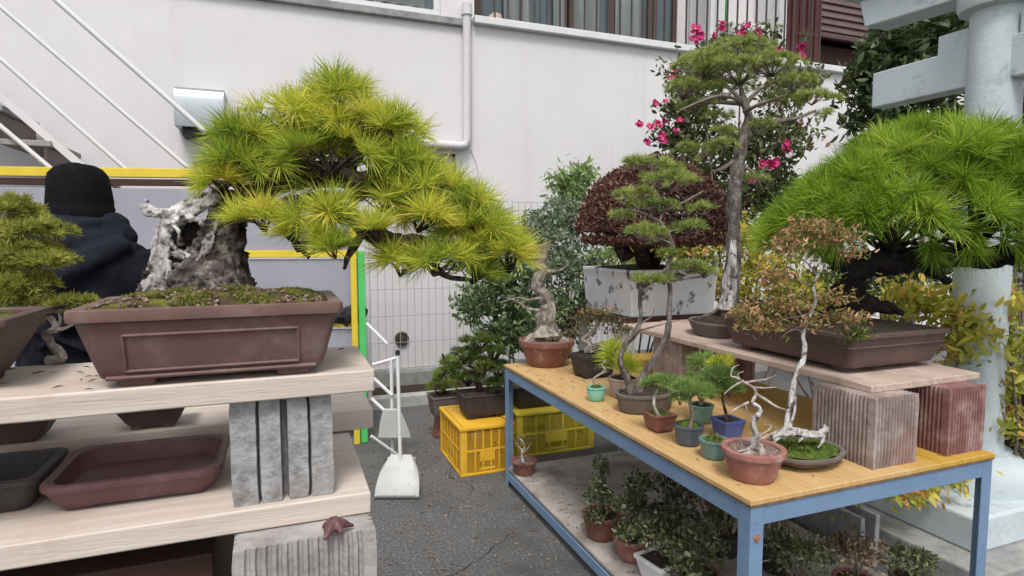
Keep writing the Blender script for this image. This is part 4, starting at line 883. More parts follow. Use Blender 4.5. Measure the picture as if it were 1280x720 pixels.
pot(TP, 2.075, 2.50, UBZ + .001, .175, .12, .075, M['greypot'], taper=.86, lip=.005, liph=.014, soil='soil', mound=.03, feet=0, rot=R(70))
DT = 3.12
tree(TP, [([(912, 392), (916, 340), (917, 300), (918, 255), (922, 215), (928, 180), (935, 150), (930, 125), (925, 105)], [.050, .039, .036, .034, .032, .029, .025, .017, .007]),
          ([(905, 385), (890, 392), (872, 398)], [.02, .012, .006]), ([(915, 385, -.02), (935, 388, -.05), (955, 392, -.05)], [.025, .014, .006])], 'barkpine', d=DT)
tree(TP, [([(935, 155), (965, 152), (995, 148, -.1), (1020, 138, -.1)], [.02, .014, .01, .005]), ([(930, 130), (900, 128), (870, 130)], [.014, .01, .005]), ([(932, 130), (950, 112), (975, 100)], [.012, .008, .004]), ([(926, 195), (905, 210), (890, 214)], [.016, .01, .006]),
          ([(926, 125), (910, 110), (890, 102)], [.012, .008, .004]), ([(940, 150), (930, 130), (905, 120, -.1), (880, 125, -.1), (850, 138, -.1)], [.014, .01, .008, .007, .004]), ([(922, 205), (940, 215), (952, 235)], [.012, .007, .004]), ([(930, 140), (950, 130, -.1), (985, 118, -.15)], [.01, .008, .004])], 'twig', 'limb', DT)
m = MB()
for dx_, a_ in ((-4, 0), (3, 1.5), (0, 3.)): m.tube([at(908 + dx_, 388, DT - .05), at(913 + dx_, 350, DT - .04), at(917 + dx_ * .6, 300, DT - .037)], [.022, .018, .004], 7, .6, a_, sub=4)
m.build('deadwood', M['deadwood'], TP, smooth='auto')
padset(TP, [(925, 62, 44, 12, 0, .16, 60), (880, 82, 40, 14, 0, .15, 56), (965, 80, 42, 14, 0, .15, 56), (925, 90, 72, 15, 0, .22, 80), (853, 112, 28, 12, 0, .12, 34), (990, 104, 30, 11, 0, .1, 34), (900, 115, 48, 12, .05, .14, 36), (870, 132, 26, 8, .05, .1, 16),
            (975, 128, 30, 9, .05, .1, 20), (1015, 122, 20, 8, -.1, .06, 18), (1040, 126, 10, 7, -.1, .05, 8), (1030, 145, 12, 6, -.1, .05, 8), (895, 148, 22, 9, .03, .07, 14), (950, 158, 20, 8, -.04, .06, 12), (905, 166, 16, 8, -.03, .05, 10), (945, 225, 16, 8, .0, .05, 9), (868, 190, 24, 11, 0, .08, 22), (905, 183, 18, 9, -.05, .06, 14), (838, 212, 20, 11, 0, .06, 16)], DT, 'pineT', 46, .030, .0026, spread=1.5, upb=.7, twig='twig', tr=.0028, every=3)

BG = bonsai('spreading_pine', (2.1, 1.86, UBZ + .001), 'broad bright green pine bonsai with a thick black trunk in a long brown pot')
po = pot(BG, 2.128, 1.865, UBZ + .001, .262, .345, .150, M['brownpot2'], rc=.02, taper=.88, lip=.008, liph=.02, soil='soil', mound=.03, depth=.006, feet=.05, fh=.022, n=64)
m = MB(); m.loft([ringpts(2.128, 1.865, z_, .262 - f_, .345 - f_, .02, 64) for f_, z_ in ((.016, UBZ + .098), (.0105, UBZ + .1), (.0105, UBZ + .104), (.016, UBZ + .106))], caps=(False, False)); m.build('moulding', M['brownpot2'], po, smooth='auto')
DG = 2.42
m = MB()
for pts, rr in [([(1075, 392), (1062, 372), (1062, 345), (1090, 330), (1130, 325), (1175, 322), (1225, 322), (1290, 318), (1340, 312)], [.085, .07, .068, .062, .06, .05, .045, .042, .03]),
                ([(1070, 345), (1040, 322), (1020, 300)], [.05, .035, .02]), ([(1150, 325), (1172, 342), (1190, 352)], [.03, .028, .018]), ([(1100, 325), (1120, 290), (1150, 250)], [.04, .03, .015]), ([(1200, 320), (1220, 280), (1240, 240)], [.035, .025, .012]),
                ([(1075, 380), (1110, 385), (1130, 392)], [.05, .03, .012]), ([(1065, 380), (1040, 388), (1020, 396)], [.045, .025, .01])]:
    m.tube([at(a, b, DG) for a, b in pts], [r_ * .8 for r_ in rr], 12, .5, pts[0][0], sub=3)
o = m.build('trunk', M['barkblack'], BG, smooth=True); remesh(o, .009, 2, .03, .035)
cc = at(1172, 274, DG); NT = 620
C, A = blob(cc, 202 * DG / F, .41, 106 * DG / F, NT, up=.86, shell=.68, wob=.13)
lowz = at(1172, 308, DG).z
C[:, 2] = np.maximum(C[:, 2], lowz - .05 * rng.random(NT) + .02)
side_ = (C - np.array(cc)) @ CRn
C[:, 2] -= .10 * np.clip(-side_ / .62, 0, 1) ** 2 * (C[:, 2] > lowz + .05)
C[:, 2] -= .05 * np.clip(side_ / .62, 0, 1) ** 2 * (C[:, 2] > lowz + .05)
A = A * 1.3 + np.array([0, 0, .25]) + .22 * rng.normal(size=A.shape)
tn = np.array([.5 + .6 * noise.noise(Vector(c_) * 7) for c_ in C]) + .24 * rng.normal(size=NT)
sec = (np.floor((np.arctan2((C - np.array(cc)) @ CFn, side_) + math.pi) / (2 * math.pi) * 6)).astype(int).clip(0, 5)
for k_ in range(6):
    j_ = sec == k_
    if j_.sum(): needles('foliage_pad', C[j_], A[j_], M['pineB'], BG, count=95, length=.084, width=.0026, spread=1.12, bend=.10, lv=.35, tone=np.clip(tn[j_], 0, 1))
m = MB(); twigs(m, at(1110, 318, DG), C[::40], .006); twigs(m, at(1215, 315, DG), C[7::40], .006); m.build('twig', M['barkblack'], BG, smooth=True)

# ================================================================ BONSAI ON THE TABLE
def near(px, py, z, r):      # pot centre from the pixel of its nearest bottom edge
    q = onz(px, py, z); d = Vector((q.x, q.y, 0)).normalized(); return q + d * r
GS = 'small potted bonsai on the plywood table'
# grey trunked tree
q = near(683, 461, TT, .12)
t1 = bonsai('grey_trunk_bonsai', (q.x, q.y, TT), 'thick grey trunked bonsai in a round red brown bowl at the table far end'); d1 = (q - Vector((0, 0, H))).dot(CF)
pot(t1, q.x, q.y, TT, .168, .168, .155, M['redbrown'], taper=.70, lip=.010, liph=.035, soil='gravel', mound=.05, n=48)
tree(t1, [([(683, 424), (682, 400), (684, 380), (678, 366), (672, 355), (678, 340), (676, 325), (684, 305), (680, 285), (686, 265)], [.085, .045, .040, .040, .036, .034, .030, .024, .016, .008]),
          ([(682, 420), (660, 428), (655, 432)], [.05, .03, .012]), ([(684, 420), (705, 428), (712, 432)], [.05, .03, .012])], 'barkgrey', d=d1, rough=.6)
tree(t1, [([(680, 388), (660, 386), (645, 376), (632, 372)], [.010, .008, .006, .004]), ([(676, 372), (660, 375), (648, 372), (625, 378)], [.008, .006, .004, .003]), ([(680, 340), (700, 338), (712, 328)], [.012, .008, .004]), ([(678, 330), (664, 312), (655, 300)], [.012, .008, .004]),
          ([(684, 305), (700, 295), (712, 290)], [.01, .006, .003]), ([(682, 300), (665, 285), (660, 270)], [.008, .005, .003])], 'barkgrey', 'limb', d1)
for px, py, rx, ry, n in ((672, 280, 26, 17, 260), (700, 262, 26, 18, 240), (690, 300, 30, 14, 240), (660, 318, 18, 10, 110), (706, 320, 22, 12, 150)):
    C, A = pxblob(px, py, rx, ry, d1, .09, n, shell=.2); leaves('foliage', C, M['bushgrey'], t1, size=.026, aspect=.5)
# shrubby one in a black square pot
q = near(741, 475, TT, .10)
t2 = bonsai('shrubby_bonsai', (q.x, q.y, TT), 'low shrubby olive bonsai in a black square pot beside the red brown bowl', GS); d2 = (q - Vector((0, 0, H))).dot(CF)
pot(t2, q.x, q.y, TT, .105, .09, .125, M['darkpot'], rc=.012, taper=.86, lip=.005, liph=.018, soil='soil', mound=.03, feet=.022, rot=R(6))
tree(t2, [([(738, 440), (735, 430), (728, 424), (742, 414), (750, 400)], [.03, .022, .016, .012, .006]), ([(740, 434), (765, 426), (775, 420)], [.02, .012, .006]), ([(735, 430), (722, 415), (715, 408)], [.012, .008, .004])], 'barkgrey', d=d2)
for px, py, rx, ry, n, mm in ((740, 405, 44, 18, 700, 'olive'), (715, 420, 18, 12, 160, 'olive'), (772, 415, 22, 14, 260, 'olive'), (750, 392, 30, 9, 220, 'brownleaf')):
    C, A = pxblob(px, py, rx, ry, d2, .10, n, shell=.25, wob=.35); leaves('foliage', C, M[mm], t2, size=.017, aspect=.4)
# mint pot with a bare twig
def small(px, py, a, h, mat, label, rc=None, b=None, rot=0, soil='mossg', mound=.012, name='small_bonsai', feet=0, taper=.8, n=40, **k):
    q = near(px, py, TT, (b or a) * .85); t = bonsai(name, (q.x, q.y, TT), label, GS); d = (q - Vector((0, 0, H))).dot(CF)
    pot(t, q.x, q.y, TT, a, b or a, h, M[mat], rc=rc, taper=taper, lip=.003, liph=.010, soil=soil, mound=mound, rot=rot, feet=feet, fh=.006, n=n, depth=.004, **k); return t, d
t, d = small(745, 503, .046, .066, 'mint', 'tiny mint green round pot with a bent bare twig', name='tiny_bonsai', bulge=.004)
tree(t, [([(744, 482), (742, 474), (750, 468), (756, 462), (752, 456), (758, 450)], [.006, .0045, .005, .0045, .003, .0015]), ([(750, 468), (760, 464)], [.003, .001]), ([(742, 474), (734, 474)], [.003, .001])], 'whitetwig', d=d)
C, A = pxblob(750, 462, 9, 5, d, .02, 16); leaves('foliage', C, M['olive'], t, size=.012)
t, d = small(779, 500, .075, .095, 'pinkpot', 'yellow green pine tuft in a pinkish clay pot behind the mint pot', soil='soil')
tree(t, [([(778, 470), (776, 460), (774, 448)], [.01, .008, .004])], 'bark', d=d)
padset(t, [(770, 452, 14, 8, 0, .03, 8), (783, 464, 13, 8, -.03, .03, 7), (766, 440, 9, 5, 0, .02, 4)], d, 'pineY', 60, .07, .0022, every=1, tr=.002, upb=1.2)
# two-trunk pine in the oval pot
q = near(806, 520, TT, .10); t = bonsai('twin_trunk_pine', (q.x, q.y, TT), 'twin trunk pine with layered pads leaning up from an oval brown pot'); d = (q - Vector((0, 0, H))).dot(CF)
pot(t, q.x, q.y, TT, .142, .10, .085, M['greypot'], taper=.88, lip=.005, liph=.016, soil='soil', mound=.025, feet=0, n=56)
dt = d
tree(t, [([(788, 492), (786, 478), (778, 462), (776, 445), (784, 428), (796, 414), (801, 395), (800, 372), (802, 345)], [.018, .013, .012, .011, .012, .011, .009, .008, .006]),
         ([(795, 492), (804, 470), (815, 452), (826, 436), (834, 418), (836, 395), (838, 365), (834, 335), (842, 312), (826, 300), (806, 305)], [.022, .015, .0135, .013, .012, .011, .010, .0095, .009, .009, .006])], 'barkpine', d=d, rough=.5)
tree(t, [([(834, 335), (820, 345), (800, 352)], [.006, .004, .002]), ([(838, 350), (860, 348), (880, 345)], [.006, .004, .002]), ([(842, 312), (835, 290), (825, 275), (835, 258)], [.009, .008, .006, .004]), ([(828, 300), (800, 292), (780, 285)], [.007, .005, .003]), ([(830, 280), (800, 265), (775, 262)], [.006, .005, .003]),
         ([(835, 262), (860, 250), (880, 238)], [.007, .005, .003]), ([(796, 414), (810, 410), (830, 405), (850, 400)], [.005, .004, .002, .001]), ([(835, 290), (860, 285), (880, 290)], [.006, .004, .002]), ([(800, 405), (815, 395), (818, 385)], [.004, .003, .001])], 'twig', 'limb', d)
padset(t, [(812, 205, 30, 7, 0, .07, 26), (835, 228, 45, 11, 0, .1, 40), (790, 245, 26, 10, 0, .07, 24), (822, 258, 36, 8, 0, .08, 28), (775, 272, 16, 6, 0, .05, 12), (808, 292, 26, 9, -.05, .06, 26), (860, 285, 22, 7, 0, .06, 16), (880, 262, 16, 6, 0, .05, 8),
           (806, 352, 20, 6, -.05, .05, 20), (830, 350, 16, 5, 0, .05, 12), (860, 335, 22, 6, 0, .06, 20), (880, 342, 14, 5, 0, .04, 12), (838, 318, 10, 6, 0, .04, 6)], d, 'pineT', 50, .032, .0022, tr=.0022, every=2)
t, d = small(824, 542, .052, .072, 'redbrown', 'little square oxblood pot with a thin curved stem and green tuft', rc=.006, feet=.012, soil='mossg')
tree(t, [([(824, 520), (818, 508), (818, 496), (823, 486)], [.007, .006, .005, .004])], 'whitetwig', d=d)
padset(t, [(826, 480, 18, 9, 0, .05, 22), (812, 484, 8, 5, 0, .03, 7), (838, 478, 9, 5, 0, .03, 8)], d, 'pineS', 42, .03, .0016, every=2, tr=.0012)
t, d = small(876, 531, .052, .075, 'green', 'pale green glazed pot standing behind the other small pots', soil='soil')
tree(t, [([(876, 506), (878, 490), (872, 472), (880, 460)], [.008, .007, .006, .004])], 'twig', d=d)
padset(t, [(880, 455, 18, 10, .05, .06, 26), (868, 480, 16, 10, 0, .05, 22), (893, 476, 12, 8, 0, .04, 12)], d, 'pineS', 44, .034, .0018, every=2, tr=.0015)
t, d = small(860, 560, .056, .074, 'slatepot', 'dark slate blue pot heaped with moss and feathery green foliage', n=12, mound=.022)
tree(t, [([(862, 535), (866, 518), (862, 502), (868, 490)], [.007, .006, .005, .003])], 'twig', d=d)
padset(t, [(858, 488, 15, 10, 0, .05, 24), (876, 492, 15, 9, 0, .05, 22), (850, 500, 8, 6, 0, .03, 8)], d, 'pineS', 44, .03, .0016, every=2, tr=.0015)
t, d = small(909, 552, .050, .076, 'bluepot', 'bright blue pot with a small yellow green pine', rc=.012, soil='soil', feet=.012, mound=.008)
tree(t, [([(908, 528), (907, 514), (903, 498), (905, 480)], [.006, .005, .004, .003])], 'bark', d=d)
padset(t, [(898, 470, 16, 11, 0, .05, 22), (912, 488, 12, 8, 0, .04, 14), (890, 490, 12, 8, 0, .04, 14)], d, 'pineS', 44, .034, .0018, every=2, tr=.0015)
padset(t, [(900, 456, 14, 7, .1, .03, 10)], d, 'pineY', 60, .034, .002, every=1, tr=.0015)
t, d = small(892, 577, .052, .066, 'tealpot', 'round teal glazed pot filled with moss beside the terracotta pot', mound=.018)
tree(t, [([(895, 555), (896, 546), (893, 540)], [.003, .002, .001])], 'twig', d=d)
C, A = pxblob(894, 549, 10, 4, d, .02, 30); leaves('foliage', C, M['dwarf'], t, size=.012)
# terracotta pot with bleached dead tree
q = near(940, 608, TT, .075); t = bonsai('driftwood_bonsai', (q.x, q.y, TT), 'bare bleached twisted tree in a round terracotta pot at the near corner of the table', GS); d = (q - Vector((0, 0, H))).dot(CF)
pot(t, q.x, q.y, TT, .098, .098, .10, M['terra'], taper=.74, lip=.008, liph=.022, soil='gravel', mound=.012)
tree(t, [([(950, 572), (946, 560), (944, 548), (948, 540)], [.022, .018, .012, .008]), ([(946, 560), (930, 570), (920, 574)], [.012, .007, .003]), ([(950, 565), (962, 574), (968, 578)], [.012, .007, .003]), ([(944, 555), (934, 562), (922, 564)], [.008, .004, .002])], 'whitetwig', 'deadwood', d, .6)
tree(t, [([(947, 545), (941, 530), (945, 522), (950, 515), (948, 508), (940, 503)], [.008, .008, .008, .007, .006, .005])], 'deadwood', 'trunk', d)
tree(t, [([(940, 503), (945, 492), (941, 484), (930, 478), (920, 472), (914, 470), (916, 460), (924, 456)], [.005, .0045, .004, .0035, .003, .002, .0015, .001]), ([(944, 492), (958, 500), (970, 508), (982, 512)], [.005, .004, .003, .0015]), ([(940, 484), (955, 485), (970, 484)], [.003, .002, .001]),
         ([(930, 478), (945, 476), (958, 474), (970, 469)], [.004, .003, .002, .001]), ([(936, 503), (925, 508), (912, 516)], [.004, .003, .001]), ([(932, 506), (934, 514)], [.002, .001]), ([(930, 476), (915, 484), (905, 493)], [.004, .003, .001]), ([(946, 552), (956, 546), (970, 540)], [.005, .003, .002]), ([(926, 475), (922, 468), (930, 464)], [.002, .0015, .001]),
         ([(948, 545), (960, 538), (964, 532), (954, 530)], [.003, .002, .0015, .001])], 'whitetwig', 'branch', d, .3)
# mossy landscape tray with driftwood and tall thin trunk
q = near(1003, 590, TT, .12); t = bonsai('moss_tray_bonsai', (q.x, q.y, TT), 'tall thin rusty leaved tree with driftwood in a ragged mossy tray'); d = (q - Vector((0, 0, H))).dot(CF)
pot(t, q.x - .01, q.y, TT, .148, .125, .045, M['greypot'], taper=.72, lip=.006, liph=.014, soil='mossg', mound=.022, wob=.09, depth=.002, n=72)
C, A = blob((q.x - .03, q.y - .01, TT + .058), .08, .065, .008, 900, up=1, shell=.1); leaves('moss', C, M['dwarf'], t, size=.008, aspect=.5)
m = MB()
m.tube([at(965, 548, d - .03), at(985, 540, d - .02), at(1005, 543, d), at(1022, 542, d), at(1034, 534, d)], [.010, .018, .014, .012, .010], 10, .6, 4, sub=4)
m.tube([at(1030, 540, d), at(1028, 552, d - .01), at(1022, 560, d - .02)], [.008, .005, .003], 7, .4, 2, sub=3); m.tube([at(1005, 546, d), at(998, 552, d - .02)], [.006, .003], 6); m.tube([at(975, 545, d - .03), at(967, 553, d - .04)], [.008, .004], 6)
o = m.build('driftwood', M['deadwood'], t, smooth=True); remesh(o, .0025, 1, .006, .008)
tree(t, [([(985, 540), (984, 520), (990, 495), (992, 480), (996, 462), (1004, 450), (1006, 434), (1004, 418), (1008, 402), (1014, 390), (1020, 375), (1016, 358), (1022, 345), (1032, 330)], [.010, .008, .0085, .007, .007, .008, .007, .006, .006, .005, .005, .004, .004, .002]),
         ([(986, 540), (992, 515), (994, 495), (992, 482)], [.006, .005, .004, .003])], 'deadwood', 'trunk', d, .4)
tree(t, [([(1004, 418), (996, 412), (985, 415), (975, 424)], [.004, .003, .002, .001]), ([(1012, 392), (998, 396), (980, 398)], [.004, .003, .001]), ([(1018, 372), (1035, 370), (1050, 378)], [.004, .003, .002]), ([(1014, 388), (1030, 395), (1050, 402), (1062, 415), (1068, 425)], [.004, .003, .003, .002, .001]), ([(1016, 358), (1000, 352), (985, 350)], [.004, .003, .001]),
         ([(1022, 345), (1010, 330), (995, 318)], [.003, .002, .001]), ([(1028, 335), (1045, 345), (1060, 340)], [.003, .002, .001])], 'twig', 'branch', d, .3)
for px, py, rx, ry, n, mm in ((1015, 290, 32, 16, 330, 'brownleaf'), (1045, 300, 28, 14, 240, 'brownleaf'), (985, 310, 30, 18, 280, 'brownleaf'), (1065, 318, 14, 8, 70, 'brownleaf'), (970, 350, 30, 16, 220, 'brownleaf'), (1040, 375, 26, 12, 150, 'brownleaf'), (975, 385, 38, 18, 340, 'brownleaf'), (1055, 400, 26, 13, 190, 'brownleaf'), (935, 395, 26, 16, 170, 'brownleaf'), (1010, 405, 22, 12, 110, 'brownleaf'),
                            (955, 410, 34, 14, 240, 'brownleaf'), (1070, 420, 18, 12, 120, 'dwarf'), (1030, 350, 24, 12, 90, 'dwarf')):
    C, A = pxblob(px, py, rx, ry, d, .08, int(n * 1.45), shell=.1, wob=.5); leaves('foliage', C, M[mm], t, size=.020, aspect=.32, up=.1)

# ================================================================ THE PERSON
def person(pos, head_top, label):
    """pos = ground point between the feet; r = sideways, f = facing direction"""
    t = thing('person', pos, label, 'person'); r, f = CR, CF
    def W(x, y, z): return Vector((pos.x, pos.y, 0)) + r * x + f * y + UP * z
    k = head_top / 1.75
    m = MB()
    m.ball(W(0, .03, 1.585 * k), (.075, .092, .115), 20, 14)
    m.tube([W(0, -.005, 1.40 * k), W(0, .01, 1.50 * k), W(0, .02, 1.55 * k)], [.065, .057, .055], 14)
    m.loft([[W(a_ * math.cos(th), b_ * math.sin(th) + c_, z_) for th in [2 * math.pi * i / 24 for i in range(24)]] for a_, b_, c_, z_ in
            ((.09, .10, 0, .82), (.165, .115, 0, .90), (.15, .105, .01, 1.05), (.16, .105, .01, 1.2), (.19, .11, 0, 1.33), (.15, .085, -.005, 1.40), (.06, .06, 0, 1.43))])
    m.ball(W(0, .125, 1.58 * k), (.014, .02, .022), 8, 6); m.ball(W(-.078, .03, 1.58 * k), (.012, .022, .034), 8, 6); m.ball(W(.078, .03, 1.58 * k), (.012, .022, .034), 8, 6)
    el = {1: W(.265, .06, 1.16), -1: W(-.255, .10, 1.14)}; wr_ = {1: W(.195, .24, 1.44), -1: W(-.10, .34, 1.24)}; sh_ = {1: W(.185, 0, 1.40), -1: W(-.185, 0, 1.40)}
    for s_ in (1, -1):
        m.tube([sh_[s_], sh_[s_].lerp(el[s_], .5), el[s_], el[s_].lerp(wr_[s_], .4), wr_[s_]], [.058, .052, .042, .040, .028], 12)
        m.tube([W(s_ * .09, 0, .90), W(s_ * .10, .02, .50), W(s_ * .10, -.01, .28), W(s_ * .105, -.02, .08)], [.088, .06, .055, .036], 14)
    hand_dir = {1: (UP * .95 + r * .12).normalized(), -1: (UP * .4 + r * .8 + f * .2).normalized()}
    for s_ in (1, -1):
        d_ = hand_dir[s_]; w0 = wr_[s_]; a_ = (r - d_ * r.dot(d_)).normalized(); n_ = a_.cross(d_)
        m.tube([w0, w0 + d_ * .05, w0 + d_ * .09], [.026, .036, .034], 10)
        for j, (o_, l_) in enumerate(((-.028, .065), (-.009, .075), (.010, .07), (.028, .055))):
            b_ = w0 + d_ * .085 + a_ * o_; m.tube([b_, b_ + d_ * l_ * .5 + n_ * .008, b_ + d_ * l_ * .8 + n_ * .028], [.0095, .009, .007], 8)
        b_ = w0 + d_ * .035 - a_ * .03 * s_; m.tube([b_, b_ - a_ * .025 * s_ + d_ * .02, b_ - a_ * .03 * s_ + d_ * .05 + n_ * .01], [.012, .010, .008], 8)
    o = m.build('body', M['skin'], t, smooth=True); remesh(o, .006, 2)
    # jacket
    m = MB()
    m.loft([[W(a_ * math.cos(th), b_ * math.sin(th) + c_, z_) for th in [2 * math.pi * i / 28 for i in range(28)]] for a_, b_, c_, z_ in
            ((.20, .15, 0, .80), (.205, .16, 0, .84), (.20, .145, 0, .92), (.205, .14, .0, 1.1), (.225, .155, -.01, 1.28), (.228, .15, -.01, 1.40), (.205, .13, -.01, 1.475), (.14, .11, 0, 1.525))])
    for s_ in (1, -1):
        a, b, c = sh_[s_], el[s_], wr_[s_]
        m.tube([a + UP * .025 - r * s_ * .03, a.lerp(b, .35), b, b.lerp(c, .45), a.lerp(c, 1.0)], [.090, .088, .078, .062, .046], 16, .1, 3, sub=3)
        for kk in range(3): m.tube([a.lerp(b, .35 + .22 * kk) + r * .075 * s_ - UP * .01, a.lerp(b, .45 + .22 * kk) - f * .08, a.lerp(b, .5 + .22 * kk) - r * .06 * s_], [.006, .014, .006], 8, sub=3)
    for p in ([(-.12, -.135, 1.30), (-.02, -.165, 1.22), (.12, -.15, 1.15)], [(.15, -.13, 1.30), (.08, -.16, 1.24), (-.03, -.16, 1.16)], [(-.15, -.13, 1.12), (0, -.16, 1.05), (.15, -.13, 1.0)]): m.tube([W(*q_) for q_ in p], [.006, .015, .006], 8, sub=3)
    o = m.build('jacket', M['navy'], t, smooth=True); remesh(o, .009, 5, .022, .07)
    m = MB()
    for zz, aa, bb in ((1.30, .232, .158), (1.08, .212, .146)):
        m.tube([W(aa * math.cos(th), bb * math.sin(th) - .006, zz) for th in [math.pi + math.pi * i / 16 for i in range(17)]], .0035, 6)
    m.build('seam', M['navylight'], t, smooth=True)
    # folded hood and collar
    m = MB()
    for (ra, rb, z_, y_, tr_) in ((.140, .115, 1.505, -.02, .042), (.118, .105, 1.552, -.012, .034)):
        pts = [W(ra * math.cos(th), rb * math.sin(th) + y_, z_ - .012 * math.sin(th) * -1) for th in [2 * math.pi * i / 20 for i in range(21)]]
        m.tube(pts, tr_, 10, .25, z_ * 5)
    m.tube([W(-.18, -.05, 1.50), W(-.10, -.13, 1.45), W(.02, -.165, 1.38), (W(.12, -.13, 1.44)), W(.19, -.05, 1.495)], [.03, .045, .052, .045, .03], 12, .2, 2, sub=4)
    o = m.build('hood', M['navylight'], t, smooth=True); remesh(o, .008, 4, .012, .05)
    # knitted cap
    m = MB()
    m.loft([[W(a_ * .95 * math.cos(th), a_ * 1.06 * math.sin(th) + .015, z_) for th in [2 * math.pi * i / 36 for i in range(36)]] for a_, z_ in
            ((.085, 1.545), (.094, 1.55), (.0975, 1.575), (.0985, 1.606), (.0935, 1.613), (.0945, 1.63), (.0935, 1.66), (.090, 1.69), (.083, 1.717), (.070, 1.736), (.050, 1.747), (.028, 1.751), (.008, 1.752))])
    o = m.build('knit_cap', M['knit'], t, smooth=True); d_ = o.modifiers.new('relief', 'DISPLACE'); tx = bpy.data.textures.new('cap_relief', 'CLOUDS'); tx.noise_scale = .06; d_.texture = tx; d_.strength = .014; d_.texture_coords = 'LOCAL'
    # glove on the raised hand
    m = MB(); w0 = wr_[1]; d_ = hand_dir[1]
    m.tube([w0 - d_ * .03, w0 + d_ * .03, w0 + d_ * .08, w0 + d_ * .135, w0 + d_ * .165], [.034, .040, .044, .036, .018], 12)
    o = m.build('glove', M['knit'], t, smooth=True)
    m = MB()
    for s_ in (1, -1): m.tube([W(s_ * .09, 0, .93), W(s_ * .10, .02, .50), W(s_ * .10, -.01, .28), W(s_ * .105, -.02, .05)], [.115, .09, .085, .08], 16, .15, s_, sub=3)
    o = m.build('trousers', M['black'], t, smooth=True); remesh(o, .012, 3)
    for s_ in (1, -1):
        m = MB(); m.tube([W(s_ * .105, -.08, .05), W(s_ * .105, 0, .055), W(s_ * .11, .12, .045), W(s_ * .112, .19, .035)], [.045, .05, .048, .034], 12, sub=3)
        m.box(tuple(W(s_ * .105, 0, 0) - Vector((.04, .04, 0))), tuple(W(s_ * .105, 0, 0) + Vector((.04, .04, .03)))); o = m.build('shoe', M['black'], t, smooth=True); remesh(o, .008, 2)
    return t
pp = at(99, 300, 2.0); person(Vector((pp.x, pp.y, 0)), 1.75, 'person seen from behind in black knit cap and navy hooded jacket')

# ================================================================ CRATES AND WHAT STANDS ON THEM
def crate(x0, y0, wx, wy, h, mat, label):
    t = thing('plastic_crate', (x0 + wx / 2, y0 + wy / 2, 0), label, 'crate', 'yellow plastic crates'); mt = M[mat]
    m = MB()
    for z_, e, hh in ((h - .022, .006, .022), (.0, .0, .018)):
        a0, a1, b0, b1 = x0 - e, x0 + wx + e, y0 - e, y0 + wy + e; q = .028
        m.box((a0, b0, z_), (a1, b0 + q, z_ + hh)); m.box((a0, b1 - q, z_), (a1, b1, z_ + hh)); m.box((a0, b0 + q, z_ + .0005), (a0 + q, b1 - q, z_ + hh - .0005)); m.box((a1 - q, b0 + q, z_ + .0005), (a1, b1 - q, z_ + hh - .0005))
    m.box((x0 + .02, y0 + .02, .004), (x0 + wx - .02, y0 + wy - .02, .012))
    for cx, cy in ((x0, y0), (x0 + wx, y0), (x0, y0 + wy), (x0 + wx, y0 + wy)):
        sx = 1 if cx == x0 else -1; sy2 = 1 if cy == y0 else -1; a = sorted((cx, cx + sx * .045)); b = sorted((cy, cy + sy2 * .045)); m.box((a[0] + .001, b[0] + .001, .017), (a[1], b[1], h - .021))
    m.build('body', mt, t, bevel=.004)
    sheet_top = MB(); sheet_top.box((x0 + .03, y0 + .03, h - .018), (x0 + wx - .03, y0 + wy - .03, h - .006)); sheet_top.build('tray_lid', mt, t, bevel=.002)
    for side in 'fblr':
        Lw = wx if side in 'fb' else wy
        def Q(u, v, dpt):
            if side == 'f': return (x0 + u, y0 + dpt, v)
            if side == 'b': return (x0 + u, y0 + wy - dpt, v)
            if side == 'l': return (x0 + dpt, y0 + u, v)
            return (x0 + wx - dpt, y0 + u, v)
        def BX(u0, u1, v0, v1, d0, d1, mm):
            p, q = Q(u0, v0, d0), Q(u1, v1, d1); mm.box(tuple(map(min, p, q)), tuple(map(max, p, q)))
        m = MB(); nr_ = 4 if side in 'fb' else 5
        for i in range(1, nr_ + 1): u = .045 + (Lw - .09) * i / (nr_ + 1); BX(u - .005, u + .005, .017, h - .021, .002, .014, m)
        BX(.045, Lw - .045, h * .50 - .006, h * .50 + .006, .0025, .015, m)
        BX(Lw * .36, Lw * .64, h * .27, h * .50, .004, .012, m); BX(Lw * .36, Lw * .64, h * .09, h * .14, .004, .012, m)
        m.build('rib_frame', mt, t, bevel=.001)
        m = MB()
        v0, v1 = .02, h - .03; st = .021; u = .045 - (v1 - v0)
        while u < Lw - .045:
            for sg in (1, -1):
                ua, ub = u, u + (v1 - v0); va, vb = (v0, v1) if sg > 0 else (v1, v0)
                t0 = max(0, (.045 - ua) / (ub - ua)); t1 = min(1, (Lw - .045 - ua) / (ub - ua))
                if t1 <= t0: continue
                A_ = Q(ua + (ub - ua) * t0, va + (vb - va) * t0, .009 + .001 * sg); B_ = Q(ua + (ub - ua) * t1, va + (vb - va) * t1, .009 + .001 * sg)
                # leave the hand hole free
                m.bar(A_, B_, .0045, .003)
            u += st
        m.build('lattice', mt, t)
        m = MB(); BX(Lw * .365, Lw * .635, h * .142, h * .268, .012, .016, m); m.build('hand_hole_shade', M['black'], t)  # black plate stands in for the shade seen through the hand slot
    return t
crate(1.02, 3.56, .36, .53, .318, 'crate', 'orange yellow plastic crate with a dark potted pine on it')
crate(1.475, 3.745, .60, .40, .315, 'crate2', 'lemon yellow plastic crate behind the blue table leg')
